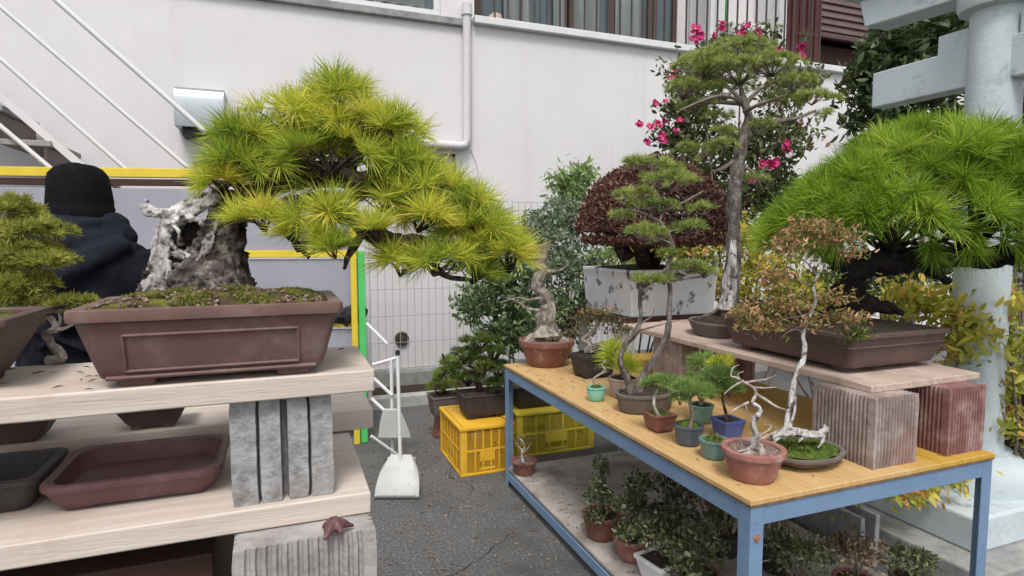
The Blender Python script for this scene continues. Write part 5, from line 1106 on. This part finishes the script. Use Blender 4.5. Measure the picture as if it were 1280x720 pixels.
def pottedpine(px, py, z, a, b, h, mat, label, pads, dd, rc=.012, nm='pine_bonsai', **k):
    q = near(px, py, z, b); t = bonsai(nm, (q.x, q.y, z), label); d = (q - Vector((0, 0, H))).dot(CF)
    pot(t, q.x, q.y, z, a, b, h, M[mat], rc=rc, taper=.85, lip=.005, soil='soil', mound=.02, **k)
    tree(t, [([Vector((q.x, q.y, z + h - .02)), at(px - 8, py - 48, d), at(px + 2, py - 62, d), at(px - 4, py - 80, d)], [.03, .022, .016, .008])], 'bark', d=d)
    return t, d
t, d = pottedpine(604, 524, .319, .17, .115, .16, 'darkpot', 'dark rectangular pot with a dense rusty green pine on the orange crate', None, 0, feet=.03)
padset(t, [(598, 428, 24, 9, 0, .09, 40), (580, 444, 20, 9, 0, .09, 36), (617, 442, 18, 9, 0, .08, 34), (600, 456, 30, 9, 0, .1, 50), (625, 462, 15, 8, 0, .07, 24), (585, 474, 22, 8, 0, .08, 30), (622, 482, 15, 9, 0, .06, 26), (565, 462, 12, 8, 0, .06, 16)], d, 'dwarf', 40, .036, .003, twig='bark', tr=.004)
t, d = pottedpine(557, 522, .19, .125, .11, .15, 'greypot', 'small green pine in a grey pot raised on an upturned brown pot', None, 0)
padset(t, [(556, 470, 14, 9, 0, .08, 24), (548, 484, 12, 9, 0, .07, 18), (570, 478, 12, 8, 0, .06, 16), (562, 455, 14, 8, 0, .07, 18)], d, 'pineG', 44, .04, .003, twig='bark', tr=.004)
q = near(557, 548, 0, .09); t = thing('upturned_pot', (q.x, q.y, 0), 'upturned brown pot used as a foot beside the orange crate', 'empty pot')
m = MB(); m.loft([ringpts(q.x, q.y, z_, r_, r_, n=32) for r_, z_ in ((.10, 0), (.103, .004), (.103, .025), (.098, .028), (.078, .186), (.07, .189))]); m.build('pot', M['redbrown'], t, smooth='auto')
q = onz(680, 512, .316); t = thing('empty_pot', (1.72, 3.93, .316), 'large black bowl on the lemon yellow crate below the table edge', 'empty pot')
pot(t, 1.70, 3.93, .316, .24, .15, .17, M['darkpot'], rc=.03, taper=.75, lip=.01, empty=True)
# cardboard coloured cane beside the table leg, small pot on the lower shelf
LS = .111
q = near(655, 596, LS, .05); t = bonsai('tiny_bonsai', (q.x, q.y, LS), 'tiny brown bowl with a pale twig by the far leg on the lower shelf'); d = (q - Vector((0, 0, H))).dot(CF)
pot(t, q.x, q.y, LS, .080, .080, .085, M['redbrown'], taper=.72, lip=.006, soil='gravel', mound=.012)
tree(t, [([(654, 578), (652, 566), (656, 558), (650, 548)], [.008, .006, .005, .003]), ([(654, 566), (660, 560), (664, 552)], [.004, .003, .002]), ([(652, 562), (646, 556), (644, 550)], [.004, .003, .001])], 'whitetwig', d=d)
C, A = pxblob(655, 556, 12, 12, d, .04, 60); leaves('foliage', C, M['olive'], t, size=.016)

# ================================================================ SHRUBS ON THE LOWER SHELF
GU = 'potted shrubs on the lower shelf'
def shrub(px, py, r_, h, pm_, blobs, leaf, label, size=.026, sq=False, pr=None):
    q = near(px, py, LS, r_ * .7); t = thing('potted_shrub', (q.x, q.y, LS), label, 'potted shrub', GU); d = (q - Vector((0, 0, H))).dot(CF)
    pot(t, q.x, q.y, LS, r_, r_, h, M[pm_], rc=.008 if sq else None, taper=.74, lip=.006, liph=.018, soil='soil', mound=.012, rot=R(10) if sq else 0)
    m = MB(); top = Vector((q.x, q.y, LS + h - .02))
    for bx, by, brx, bry, n in blobs:
        for _ in range(4):
            e = at(bx + random.uniform(-.5, .5) * brx, by + random.uniform(-.8, .2) * bry, d + random.uniform(-.05, .05))
            m.tube([top + Vector((random.uniform(-.01, .01), random.uniform(-.01, .01), 0)), top.lerp(e, .5) + Vector((random.uniform(-.015, .015), 0, .01)), e], [.0045, .0035, .0015], 5, sub=2)
    m.build('stem', M['twig'], t, smooth=True)
    for bx, by, brx, bry, n in blobs:
        C, A = pxblob(bx, by, brx * 1.08, bry * 1.05, d, brx * d / F * .9, int(n * 2.0), shell=.25, wob=.3)
        C[:, 2] = np.maximum(C[:, 2], LS + h * .7); keep = (C[:, 0] > x0 + .01) | (C[:, 2] > .05); leaves('foliage', C, M[leaf], t, size=size * .85, aspect=.42, A=A * .6, lv=.6)
    return t
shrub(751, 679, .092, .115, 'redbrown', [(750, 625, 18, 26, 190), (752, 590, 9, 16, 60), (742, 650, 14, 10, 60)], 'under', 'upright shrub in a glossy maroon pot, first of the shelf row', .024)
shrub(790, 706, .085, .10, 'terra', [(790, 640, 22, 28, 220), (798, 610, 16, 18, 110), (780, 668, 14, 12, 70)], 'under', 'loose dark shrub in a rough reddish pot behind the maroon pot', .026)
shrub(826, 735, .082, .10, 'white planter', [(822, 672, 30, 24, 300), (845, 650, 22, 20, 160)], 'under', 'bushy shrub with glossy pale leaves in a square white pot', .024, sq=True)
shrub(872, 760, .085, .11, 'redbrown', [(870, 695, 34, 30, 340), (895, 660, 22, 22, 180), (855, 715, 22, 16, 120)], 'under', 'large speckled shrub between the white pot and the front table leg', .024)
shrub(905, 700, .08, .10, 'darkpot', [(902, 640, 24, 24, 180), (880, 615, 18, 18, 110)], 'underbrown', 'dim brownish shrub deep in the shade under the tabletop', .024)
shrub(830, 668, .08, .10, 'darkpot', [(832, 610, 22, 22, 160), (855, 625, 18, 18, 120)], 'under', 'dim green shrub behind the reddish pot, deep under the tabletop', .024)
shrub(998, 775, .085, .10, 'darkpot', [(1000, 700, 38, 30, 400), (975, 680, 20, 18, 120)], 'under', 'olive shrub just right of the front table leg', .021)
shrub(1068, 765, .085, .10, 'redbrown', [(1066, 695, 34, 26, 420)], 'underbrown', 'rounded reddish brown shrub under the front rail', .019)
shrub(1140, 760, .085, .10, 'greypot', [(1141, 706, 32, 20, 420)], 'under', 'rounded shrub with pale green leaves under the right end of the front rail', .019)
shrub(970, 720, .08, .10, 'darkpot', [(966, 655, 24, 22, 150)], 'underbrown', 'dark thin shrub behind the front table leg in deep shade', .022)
# concrete gutter channel on the ground beyond the table
m = MB(); prof = [(0, 0), (.12, 0), (.12, .25), (.095, .25), (.085, .06), (.035, .06), (.025, .25), (0, .25)]
m.loft([[(2.40 + a, y_, b) for a, b in prof] for y_ in (1.87, 2.3, 2.8, 3.3)]); o = m.build('gutter_block', M['concrete'], None, bevel=.003, base=(2.46, 1.87, 0)); tag(o, 'grey concrete gutter channel lying behind the table, seen end on below the rail', 'concrete channel')

# ================================================================ DUSTPAN AND WHITE PIPE STAND
q = onz(492, 628, 0); t = thing('dustpan', (q.x, q.y + .12, 0), 'long handled grey dustpan standing open on the asphalt', 'dustpan')
dq = 3.62
c = onz(495, 626, 0) + CF * .02; rr, ff = CR, CF
def DQ(u, v, z_): return Vector((c.x, c.y, 0)) + rr * u + ff * v + UP * z_
m = MB()
rings = []
for i in range(9):      # scoop: broad flat lip near, tapering and rising at the back
    f = i / 8; hw = .130 * math.sqrt(1 - .66 * f * f); zt = .004 + .19 * f ** .8
    rings.append([DQ(-hw + .0, .15 * f, zt * .9 + .012), DQ(-hw * .8, .15 * f, zt + .02), DQ(hw * .8, .15 * f, zt + .02), DQ(hw, .15 * f, zt * .9 + .012), DQ(hw, .15 * f + .006, zt * .9), DQ(-hw, .15 * f + .006, zt * .9)])
m.loft(rings); m.build('scoop', M['greyplastic'], t, smooth='auto', bevel=.003)
m = MB(); m.box((0, 0, 0), (0, 0, 0)); m = MB()
m.add([DQ(-.128, -.004, .0), DQ(.135, -.004, .0), DQ(.13, .02, .018), DQ(-.125, .02, .018), DQ(-.128, .0, -.0), DQ(.135, .0, 0)], [(0, 1, 2, 3), (3, 2, 5, 4)]); lp = m.build('lip', M['black'], t); k_ = lp.modifiers.new('thick', 'SOLIDIFY'); k_.thickness = .005; k_.offset = 1
m = MB()
m.add([DQ(-.085, .16, .0), DQ(.085, .16, .0), DQ(.085, .16, .19), DQ(-.085, .16, .19), DQ(-.085, .17, 0), DQ(.085, .17, 0), DQ(.085, .17, .19), DQ(-.085, .17, .19)], [(0, 1, 2, 3), (7, 6, 5, 4), (0, 4, 5, 1), (1, 5, 6, 2), (2, 6, 7, 3), (3, 7, 4, 0)]); m.build('back_plate', M['greyplastic'], t)
m = MB(); top = at(497, 444, dq); bot = DQ(0, .13, .18); m.tube([bot, top], .011, 12); hd = m.build('handle', M['whitepaint'], t, smooth='auto')
m = MB(); m.tube([top, top + (top - bot).normalized() * .03], .014, 12); m.build('cap', M['black'], hd, smooth='auto')
t = thing('pipe_stand', (at(478, 500, 4.0).x, at(478, 500, 4.0).y, 0), 'white pipe stand partly hidden behind the left stand of boards', 'stand')
dp_ = 3.95
for a, b in (((458, 404), (484, 430)), ((466, 456), (497, 447)), ((464, 470), (490, 494)), ((464, 498), (492, 524))):
    m = MB(); m.tube([at(*a, dp_), at(*b, dp_)], .0115, 10); m.build('tube', M['whitepaint'], t, smooth='auto')
q = at(489, 450, dp_); m = MB(); m.tube([q, Vector((q.x, q.y, .0))], .012, 10); m.build('upright', M['whitepaint'], t, smooth='auto')
m = MB(); m.tube([at(464, 545, 3.6), at(510, 578, 3.75)], .009, 10); o = m.build('white_stick', M['whitepaint'], None, smooth='auto', base=at(464, 545, 3.6)); tag(o, 'thin white stick leaning behind the grey dustpan', 'stick')
q = onz(490, 560, 0); t = thing('bucket_lid', (q.x, q.y, 0), 'pale grey plastic scoop hanging from the white pipe stand', 'scoop'); c2 = at(489, 512, dp_ - .05)
m = MB(); rings = []
for i in range(7):
    f = i / 6; hw = .05 + .06 * f ** .7; rings.append([c2 + rr * (-hw + .02 * f) - UP * .19 * f + ff * 0, c2 + rr * (hw + .02 * f) - UP * .19 * f, c2 + rr * (hw * .9 + .02 * f) - UP * .19 * f + ff * .03, c2 + rr * (-hw * .9 + .02 * f) - UP * .19 * f + ff * .03])
m.loft(rings); m.build('scoop', M['greyplastic'], t, smooth='auto', bevel=.004)

# ================================================================ PLANTING BEHIND
def bush(name, px, d, blobs, leaf, label, cat, size=.05, aspect=.45, group=None, stems=8, sr=.008, z0=0., droop=0, bark='twig', up=.3, crown='crown', depth=.35):
    q = at(px, 500, d); t = thing(name, (q.x, q.y, z0), label, cat, group); base = Vector((q.x, q.y, z0))
    m = MB()
    for bx, by, brx, bry, dd, n in blobs:
        for _ in range(max(1, stems // len(blobs))):
            e = at(bx + random.uniform(-.6, .6) * brx, by - random.uniform(0, .7) * bry, d + dd + random.uniform(-.1, .1))
            b0 = base + Vector((random.uniform(-.1, .1), random.uniform(-.08, .08), 0))
            m.tube([b0, b0.lerp(e, .5) + Vector((random.uniform(-.05, .05), random.uniform(-.05, .05), .06)), e], [sr * 1.6, sr, sr * .4], 6, .2, 1, sub=3)
    m.build('stem', M[bark], t, smooth=True)
    Cs = []; tn = []
    for bx, by, brx, bry, dd, n in blobs:
        c = at(bx, by, d + dd); sx = brx * d / F; K = max(3, int(n * (1.8 if name == 'camellia' else 1.55)) // 9)
        C0, _ = blob(c, sx, min(depth, sx * .9), bry * d / F, K, up=.4, shell=.25, wob=.35)
        C1 = np.repeat(C0, 9, 0) + rng.normal(size=(K * 9, 3)) * size * .55
        Cs.append(C1); tn.append(np.repeat(rng.random(K), 9))
    leaves(crown, np.concatenate(Cs), M[leaf], t, size=size, aspect=aspect, up=up, droop=droop, tone=np.concatenate(tn))
    return t
bush('glossy_shrub', 640, 4.7, [(600, 385, 30, 30, 0, 520), (635, 360, 36, 38, .1, 700), (670, 400, 38, 36, 0, 700), (715, 400, 30, 36, .1, 520), (640, 420, 40, 20, 0, 420)], 'bushleaf', 'dark glossy shrub behind the crates, below the grey leaved bush', 'shrub', .060, .36, stems=14)
bush('grey_shrub', 690, 5.0, [(668, 300, 28, 30, 0, 520), (705, 290, 34, 40, .1, 760), (690, 345, 40, 30, 0, 620), (730, 340, 26, 36, .1, 420)], 'bushgrey', 'tall grey green bush rising behind the thick grey trunk', 'shrub', .042, .5, stems=12)
bush('young_tree', 716, 5.15, [(702, 226, 13, 14, 0, 130), (727, 220, 16, 14, 0, 170), (716, 250, 20, 18, 0, 200), (745, 245, 10, 16, 0, 80)], 'lightleaf', 'slim young tree with pale drooping leaves standing above the grey bush', 'tree', .075, .28, stems=6, droop=1.0, up=0)
bush('variegated_shrub', 790, 5.0, [(770, 322, 40, 12, 0, 300), (870, 310, 40, 24, 0, 420), (835, 316, 40, 12, 0, 260), (880, 350, 30, 26, -.2, 340), (760, 350, 40, 24, .1, 300)], 'lightleaf', 'pale yellow green shrub seen between the domed tree and its planter', 'shrub', .045, .5, stems=10)
bush('nandina', 925, 4.3, [(925, 300, 30, 28, 0, 300), (950, 345, 40, 34, 0, 420), (985, 310, 30, 28, .1, 280), (910, 360, 28, 24, 0, 220), (1000, 370, 40, 30, -.1, 360)], 'nandina', 'tall nandina with yellow and orange leaves behind the tall pine trunk', 'shrub', .052, .34, stems=14, group='nandina shrubs')
bush('nandina', 880, 4.75, [(865, 318, 36, 14, 0, 170), (905, 300, 24, 22, 0, 140), (800, 322, 26, 8, 0, 90)], 'nandina', 'yellow nandina seen between the planter and the tall pine trunk', 'shrub', .05, .4, stems=8, sr=.005, group='nandina shrubs')
bush('nandina', 1165, 3.05, [(1150, 385, 34, 18, .1, 150), (1190, 395, 32, 22, 0, 170), (1215, 420, 22, 18, -.1, 90), (1120, 375, 30, 16, .1, 110), (1195, 445, 20, 14, 0, 70)], 'nandina', 'low nandina with pink and yellow leaves right behind the long brown pot', 'shrub', .062, .34, stems=10, sr=.004, group='nandina shrubs')
bush('nandina', 1275, 3.0, [(1262, 430, 20, 26, 0, 90), (1272, 480, 26, 26, 0, 110), (1256, 530, 16, 30, 0, 80), (1290, 560, 20, 26, 0, 70), (1262, 385, 16, 22, 0, 60)], 'nandina', 'nandina with yellow green leaves to the right of the torii column', 'shrub', .06, .36, stems=9, group='nandina shrubs')
bush('nandina', 1085, 3.3, [(1115, 612, 22, 8, -.5, 50), (1160, 604, 26, 8, -.5, 60), (1195, 596, 16, 6, -.5, 36), (1050, 630, 16, 8, -.4, 24)], 'nandina', 'drooping nandina sprigs hanging just below the right table rail', 'shrub', .055, .36, stems=6, sr=.003, group='nandina shrubs', droop=.8, up=0)
bush('back_hedge', 1290, 4.2, [(1268, 180, 26, 60, 0, 500), (1275, 300, 26, 70, 0, 500), (1290, 120, 30, 60, 0, 260)], 'olive', 'olive hedge behind the torii at the right edge', 'hedge', .05, .5, stems=8)
bush('dark_shrub', 1050, 4.5, [(1000, 400, 40, 40, 0, 560), (1060, 370, 60, 40, 0, 700), (1120, 350, 50, 40, .1, 500), (1180, 350, 50, 50, 0, 500), (940, 400, 36, 30, .1, 380), (1230, 380, 30, 40, 0, 300)], 'darkleaf', 'dense dark shrub filling the gap behind the two bonsai on the upper board', 'shrub', .05, .45, stems=14)
bush('evergreen_tree', 1120, 5.0, [(1085, 110, 28, 34, 0, 380), (1115, 70, 36, 34, 0, 480), (1160, 55, 44, 30, .1, 520), (1195, 40, 26, 24, 0, 260), (1150, 120, 50, 30, 0, 460), (1090, 160, 36, 30, 0, 320), (1170, 180, 60, 40, .1, 560)], 'darkleaf', 'dark evergreen tree with glossy leaves behind the torii beams', 'tree', .085, .38, stems=10, sr=.014)
CM = bush('camellia', 900, 4.9, [(880, 95, 50, 30, .1, 500), (860, 150, 38, 34, 0, 480), (900, 200, 56, 44, .1, 900), (960, 190, 50, 50, 0, 800), (930, 255, 60, 34, 0, 760), (930, 60, 50, 20, .1, 340), (985, 120, 34, 30, 0, 320), (985, 250, 40, 36, .1, 420), (845, 175, 26, 18, .05, 200), (865, 225, 34, 20, .1, 300)],
          'camellialeaf', 'camellia bush with crimson pink flowers behind the tall pine', 'shrub', .055, .45, stems=18, sr=.012)
m = MB()
for a, b in (((1000, 130), (1035, 92)), ((860, 120), (838, 72)), ((850, 180), (808, 158)), ((870, 100), (845, 60)), ((1000, 60), (1010, 40)), ((1005, 110), (1022, 88))):
    m = MB(); m.tube([at(*a, 4.9), at((a[0] + b[0]) / 2 + 3, (a[1] + b[1]) / 2 + 3, 4.9), at(*b, 4.9)], [.008, .006, .002], 6, .2, 1, sub=3); br = m.build('branch', M['twig'], CM, smooth=True)
    n = 30; tt = rng.random(n)[:, None]; C = np.array(at(*a, 4.9)) * (1 - tt) + np.array(at(*b, 4.9)) * tt + rng.normal(size=(n, 3)) * .02; leaves('foliage', C, M['camellialeaf'], br, size=.05, aspect=.4)
fl = [(868, 38, 11), (869, 50, 10), (873, 46, 9), (900, 38, 9), (902, 30, 7), (929, 40, 9), (946, 42, 9), (935, 32, 6), (842, 88, 5), (840, 100, 8), (816, 130, 8), (832, 128, 6), (799, 154, 7), (812, 160, 8), (822, 157, 8), (832, 150, 6), (808, 177, 7), (830, 175, 9), (826, 170, 7),
      (1003, 58, 8), (1002, 70, 7), (960, 206, 10), (966, 204, 9), (952, 206, 8), (980, 180, 9), (985, 188, 7), (1000, 155, 6), (975, 64, 7), (958, 56, 7), (905, 160, 6), (850, 152, 7), (845, 165, 6), (890, 44, 7), (940, 225, 6)]
for i, (px, py, r_) in enumerate(fl):
    c = np.array(at(px, py, 4.55 if 840 < px < 1000 and py > 70 else 4.75)); sz = r_ * 4.7 / F * .82
    ax = unit(rng.normal(size=3) * .4 - CFn + np.array([0, 0, .2])); n = 11
    rv = rng.normal(size=(n, 3)); pr = unit(rv - ax * (rv @ ax)[:, None])
    s_ = pr * (.5 + .5 * (np.arange(n)[:, None] % 2)) + ax * (.75 - .4 * (np.arange(n)[:, None] % 2)); C = np.repeat(c[None], n, 0)
    d_ = unit(s_); sd_ = unit(np.cross(d_, ax)); Lp = sz * (.8 + .4 * rng.random((n, 1))); Wp = Lp * .42
    V = np.stack([C, C + d_ * Lp * .5 + sd_ * Wp, C + d_ * Lp + sd_ * Wp * .5, C + d_ * Lp * 1.03 - ax * sz * .1, C + d_ * Lp - sd_ * Wp * .5, C + d_ * Lp * .5 - sd_ * Wp], 1).reshape(-1, 3)
    k_ = np.arange(n)[:, None] * 6; idx = np.concatenate([k_ + np.array([[0, 1, 2]]), k_ + np.array([[0, 2, 3]]), k_ + np.array([[0, 3, 4]]), k_ + np.array([[0, 4, 5]])], 1).ravel()
    fo = np_mesh('flower', V, 3, idx, np.repeat(rng.random(n), 6), M['pink'], CM)
    m = MB(); m.ball(Vector(c + ax * sz * .22), sz * .16, 8, 6, .3, i); m.build('stamen', M['yellow'], fo, smooth=True)
# dark brown planter box at the right edge
q = at(1300, 540, 3.15); t = thing('wooden_planter', (q.x, q.y, .0), 'dark brown wooden planter box at the right edge beside the torii base', 'planter')
m = MB(); m.box((q.x - .12, q.y - .1, 0), (q.x + .5, q.y + .4, .72)); m.build('box', M['darkwood'], t, bevel=.004)
for dx_ in (-.13, .2): MB().box((q.x + dx_, q.y - .12, 0), (q.x + dx_ + .04, q.y - .1, .76)).build('batten', M['brownmetal'], t)

# ---- litter: fallen needles, leaves and grit on the asphalt and on the boards
def litter(name, x0_, x1_, y0_, y1_, z_, n, leaf, size, aspect, label=None):
    C = np.stack([rng.uniform(x0_, x1_, n), rng.uniform(y0_, y1_, n), np.full(n, z_)], 1)
    an = rng.random(n) * 6.283; d_ = np.stack([np.cos(an), np.sin(an), .05 * rng.normal(size=n)], 1)
    sd_ = np.stack([-np.sin(an), np.cos(an), .2 * rng.normal(size=n)], 1); L_ = (size * (.5 + rng.random(n)))[:, None]; W_ = L_ * aspect / 2
    lift = np.array([0, 0, 1.]) * L_ * .12
    V = np.stack([C, C + d_ * L_ * .5 + sd_ * W_ + lift, C + d_ * L_, C + d_ * L_ * .5 - sd_ * W_ + lift], 1).reshape(-1, 3); V[:, 2] = np.maximum(V[:, 2], z_)
    k = np.arange(n)[:, None] * 4; idx = np.concatenate([k + np.array([[0, 1, 2]]), k + np.array([[0, 2, 3]])], 1).ravel()
    root = thing(name, ((x0_ + x1_) / 2, (y0_ + y1_) / 2, z_), label, 'litter'); root['kind'] = 'stuff'
    o = np_mesh(name + '_pieces', V, 3, idx, np.repeat(rng.random(n), 4), M[leaf], root)
    bpy.data.objects.remove(root); o.parent = None; o.location = ((x0_ + x1_) / 2, (y0_ + y1_) / 2, z_); o.name = name; tag(o, kind='stuff'); return o
M['dryleaf'] = leafmat('dry_leaf', [(0, (.10, .06, .035)), (.5, (.24, .16, .09)), (1, (.42, .34, .22))], trans=.1)
litter('fallen_leaves', .2, 1.3, 1.6, 5.2, .004, 320, 'dryleaf', .016, .5)
litter('fallen_needles', .15, 1.4, 2.0, 5.2, .003, 500, 'dryleaf', .03, .06)
litter('fallen_needles', 1.26, 2.3, 1.34, 3.3, .7525, 260, 'dryleaf', .022, .07)
litter('fallen_needles', 1.28, 2.3, 1.36, 3.2, .1125, 500, 'dryleaf', .02, .3)
litter('fallen_needles', -.55, .15, 1.10, 1.36, .0 + AZ + .0025, 70, 'dryleaf', .018, .07)
m = MB()
for i in range(420):
    x_, y_ = random.uniform(.15, 1.25), random.uniform(1.8, 5.25); r_ = random.uniform(.0015, .0045); m.ball((x_, y_, r_ * .6), (r_, r_ * .8, r_ * .7), 6, 4, .5, i)
tag(m.build('grit', M['kerb'], None, base=(.7, 3.5, 0)), kind='stuff')

cr = MB()
for sx_, sy_, n_ in ((.45, 2.3, 16), (1.0, 3.3, 12), (.7, 4.4, 14)):
    p = Vector((sx_, sy_, .0045)); an = random.uniform(.3, 1.4); pts = [p.copy()]
    for i in range(n_): an += random.uniform(-.6, .6); p = p + Vector((math.cos(an), math.sin(an), 0)) * .05; pts.append(p.copy())
    for a, b in zip(pts[:-1], pts[1:]):
        d_ = (b - a).normalized(); q_ = Vector((-d_.y, d_.x, 0)) * random.uniform(.0008, .002); cr.add([a - q_, b - q_, b + q_, a + q_], [(0, 1, 2, 3)])
tag(cr.build('asphalt_crack', M['black'], None), kind='structure')
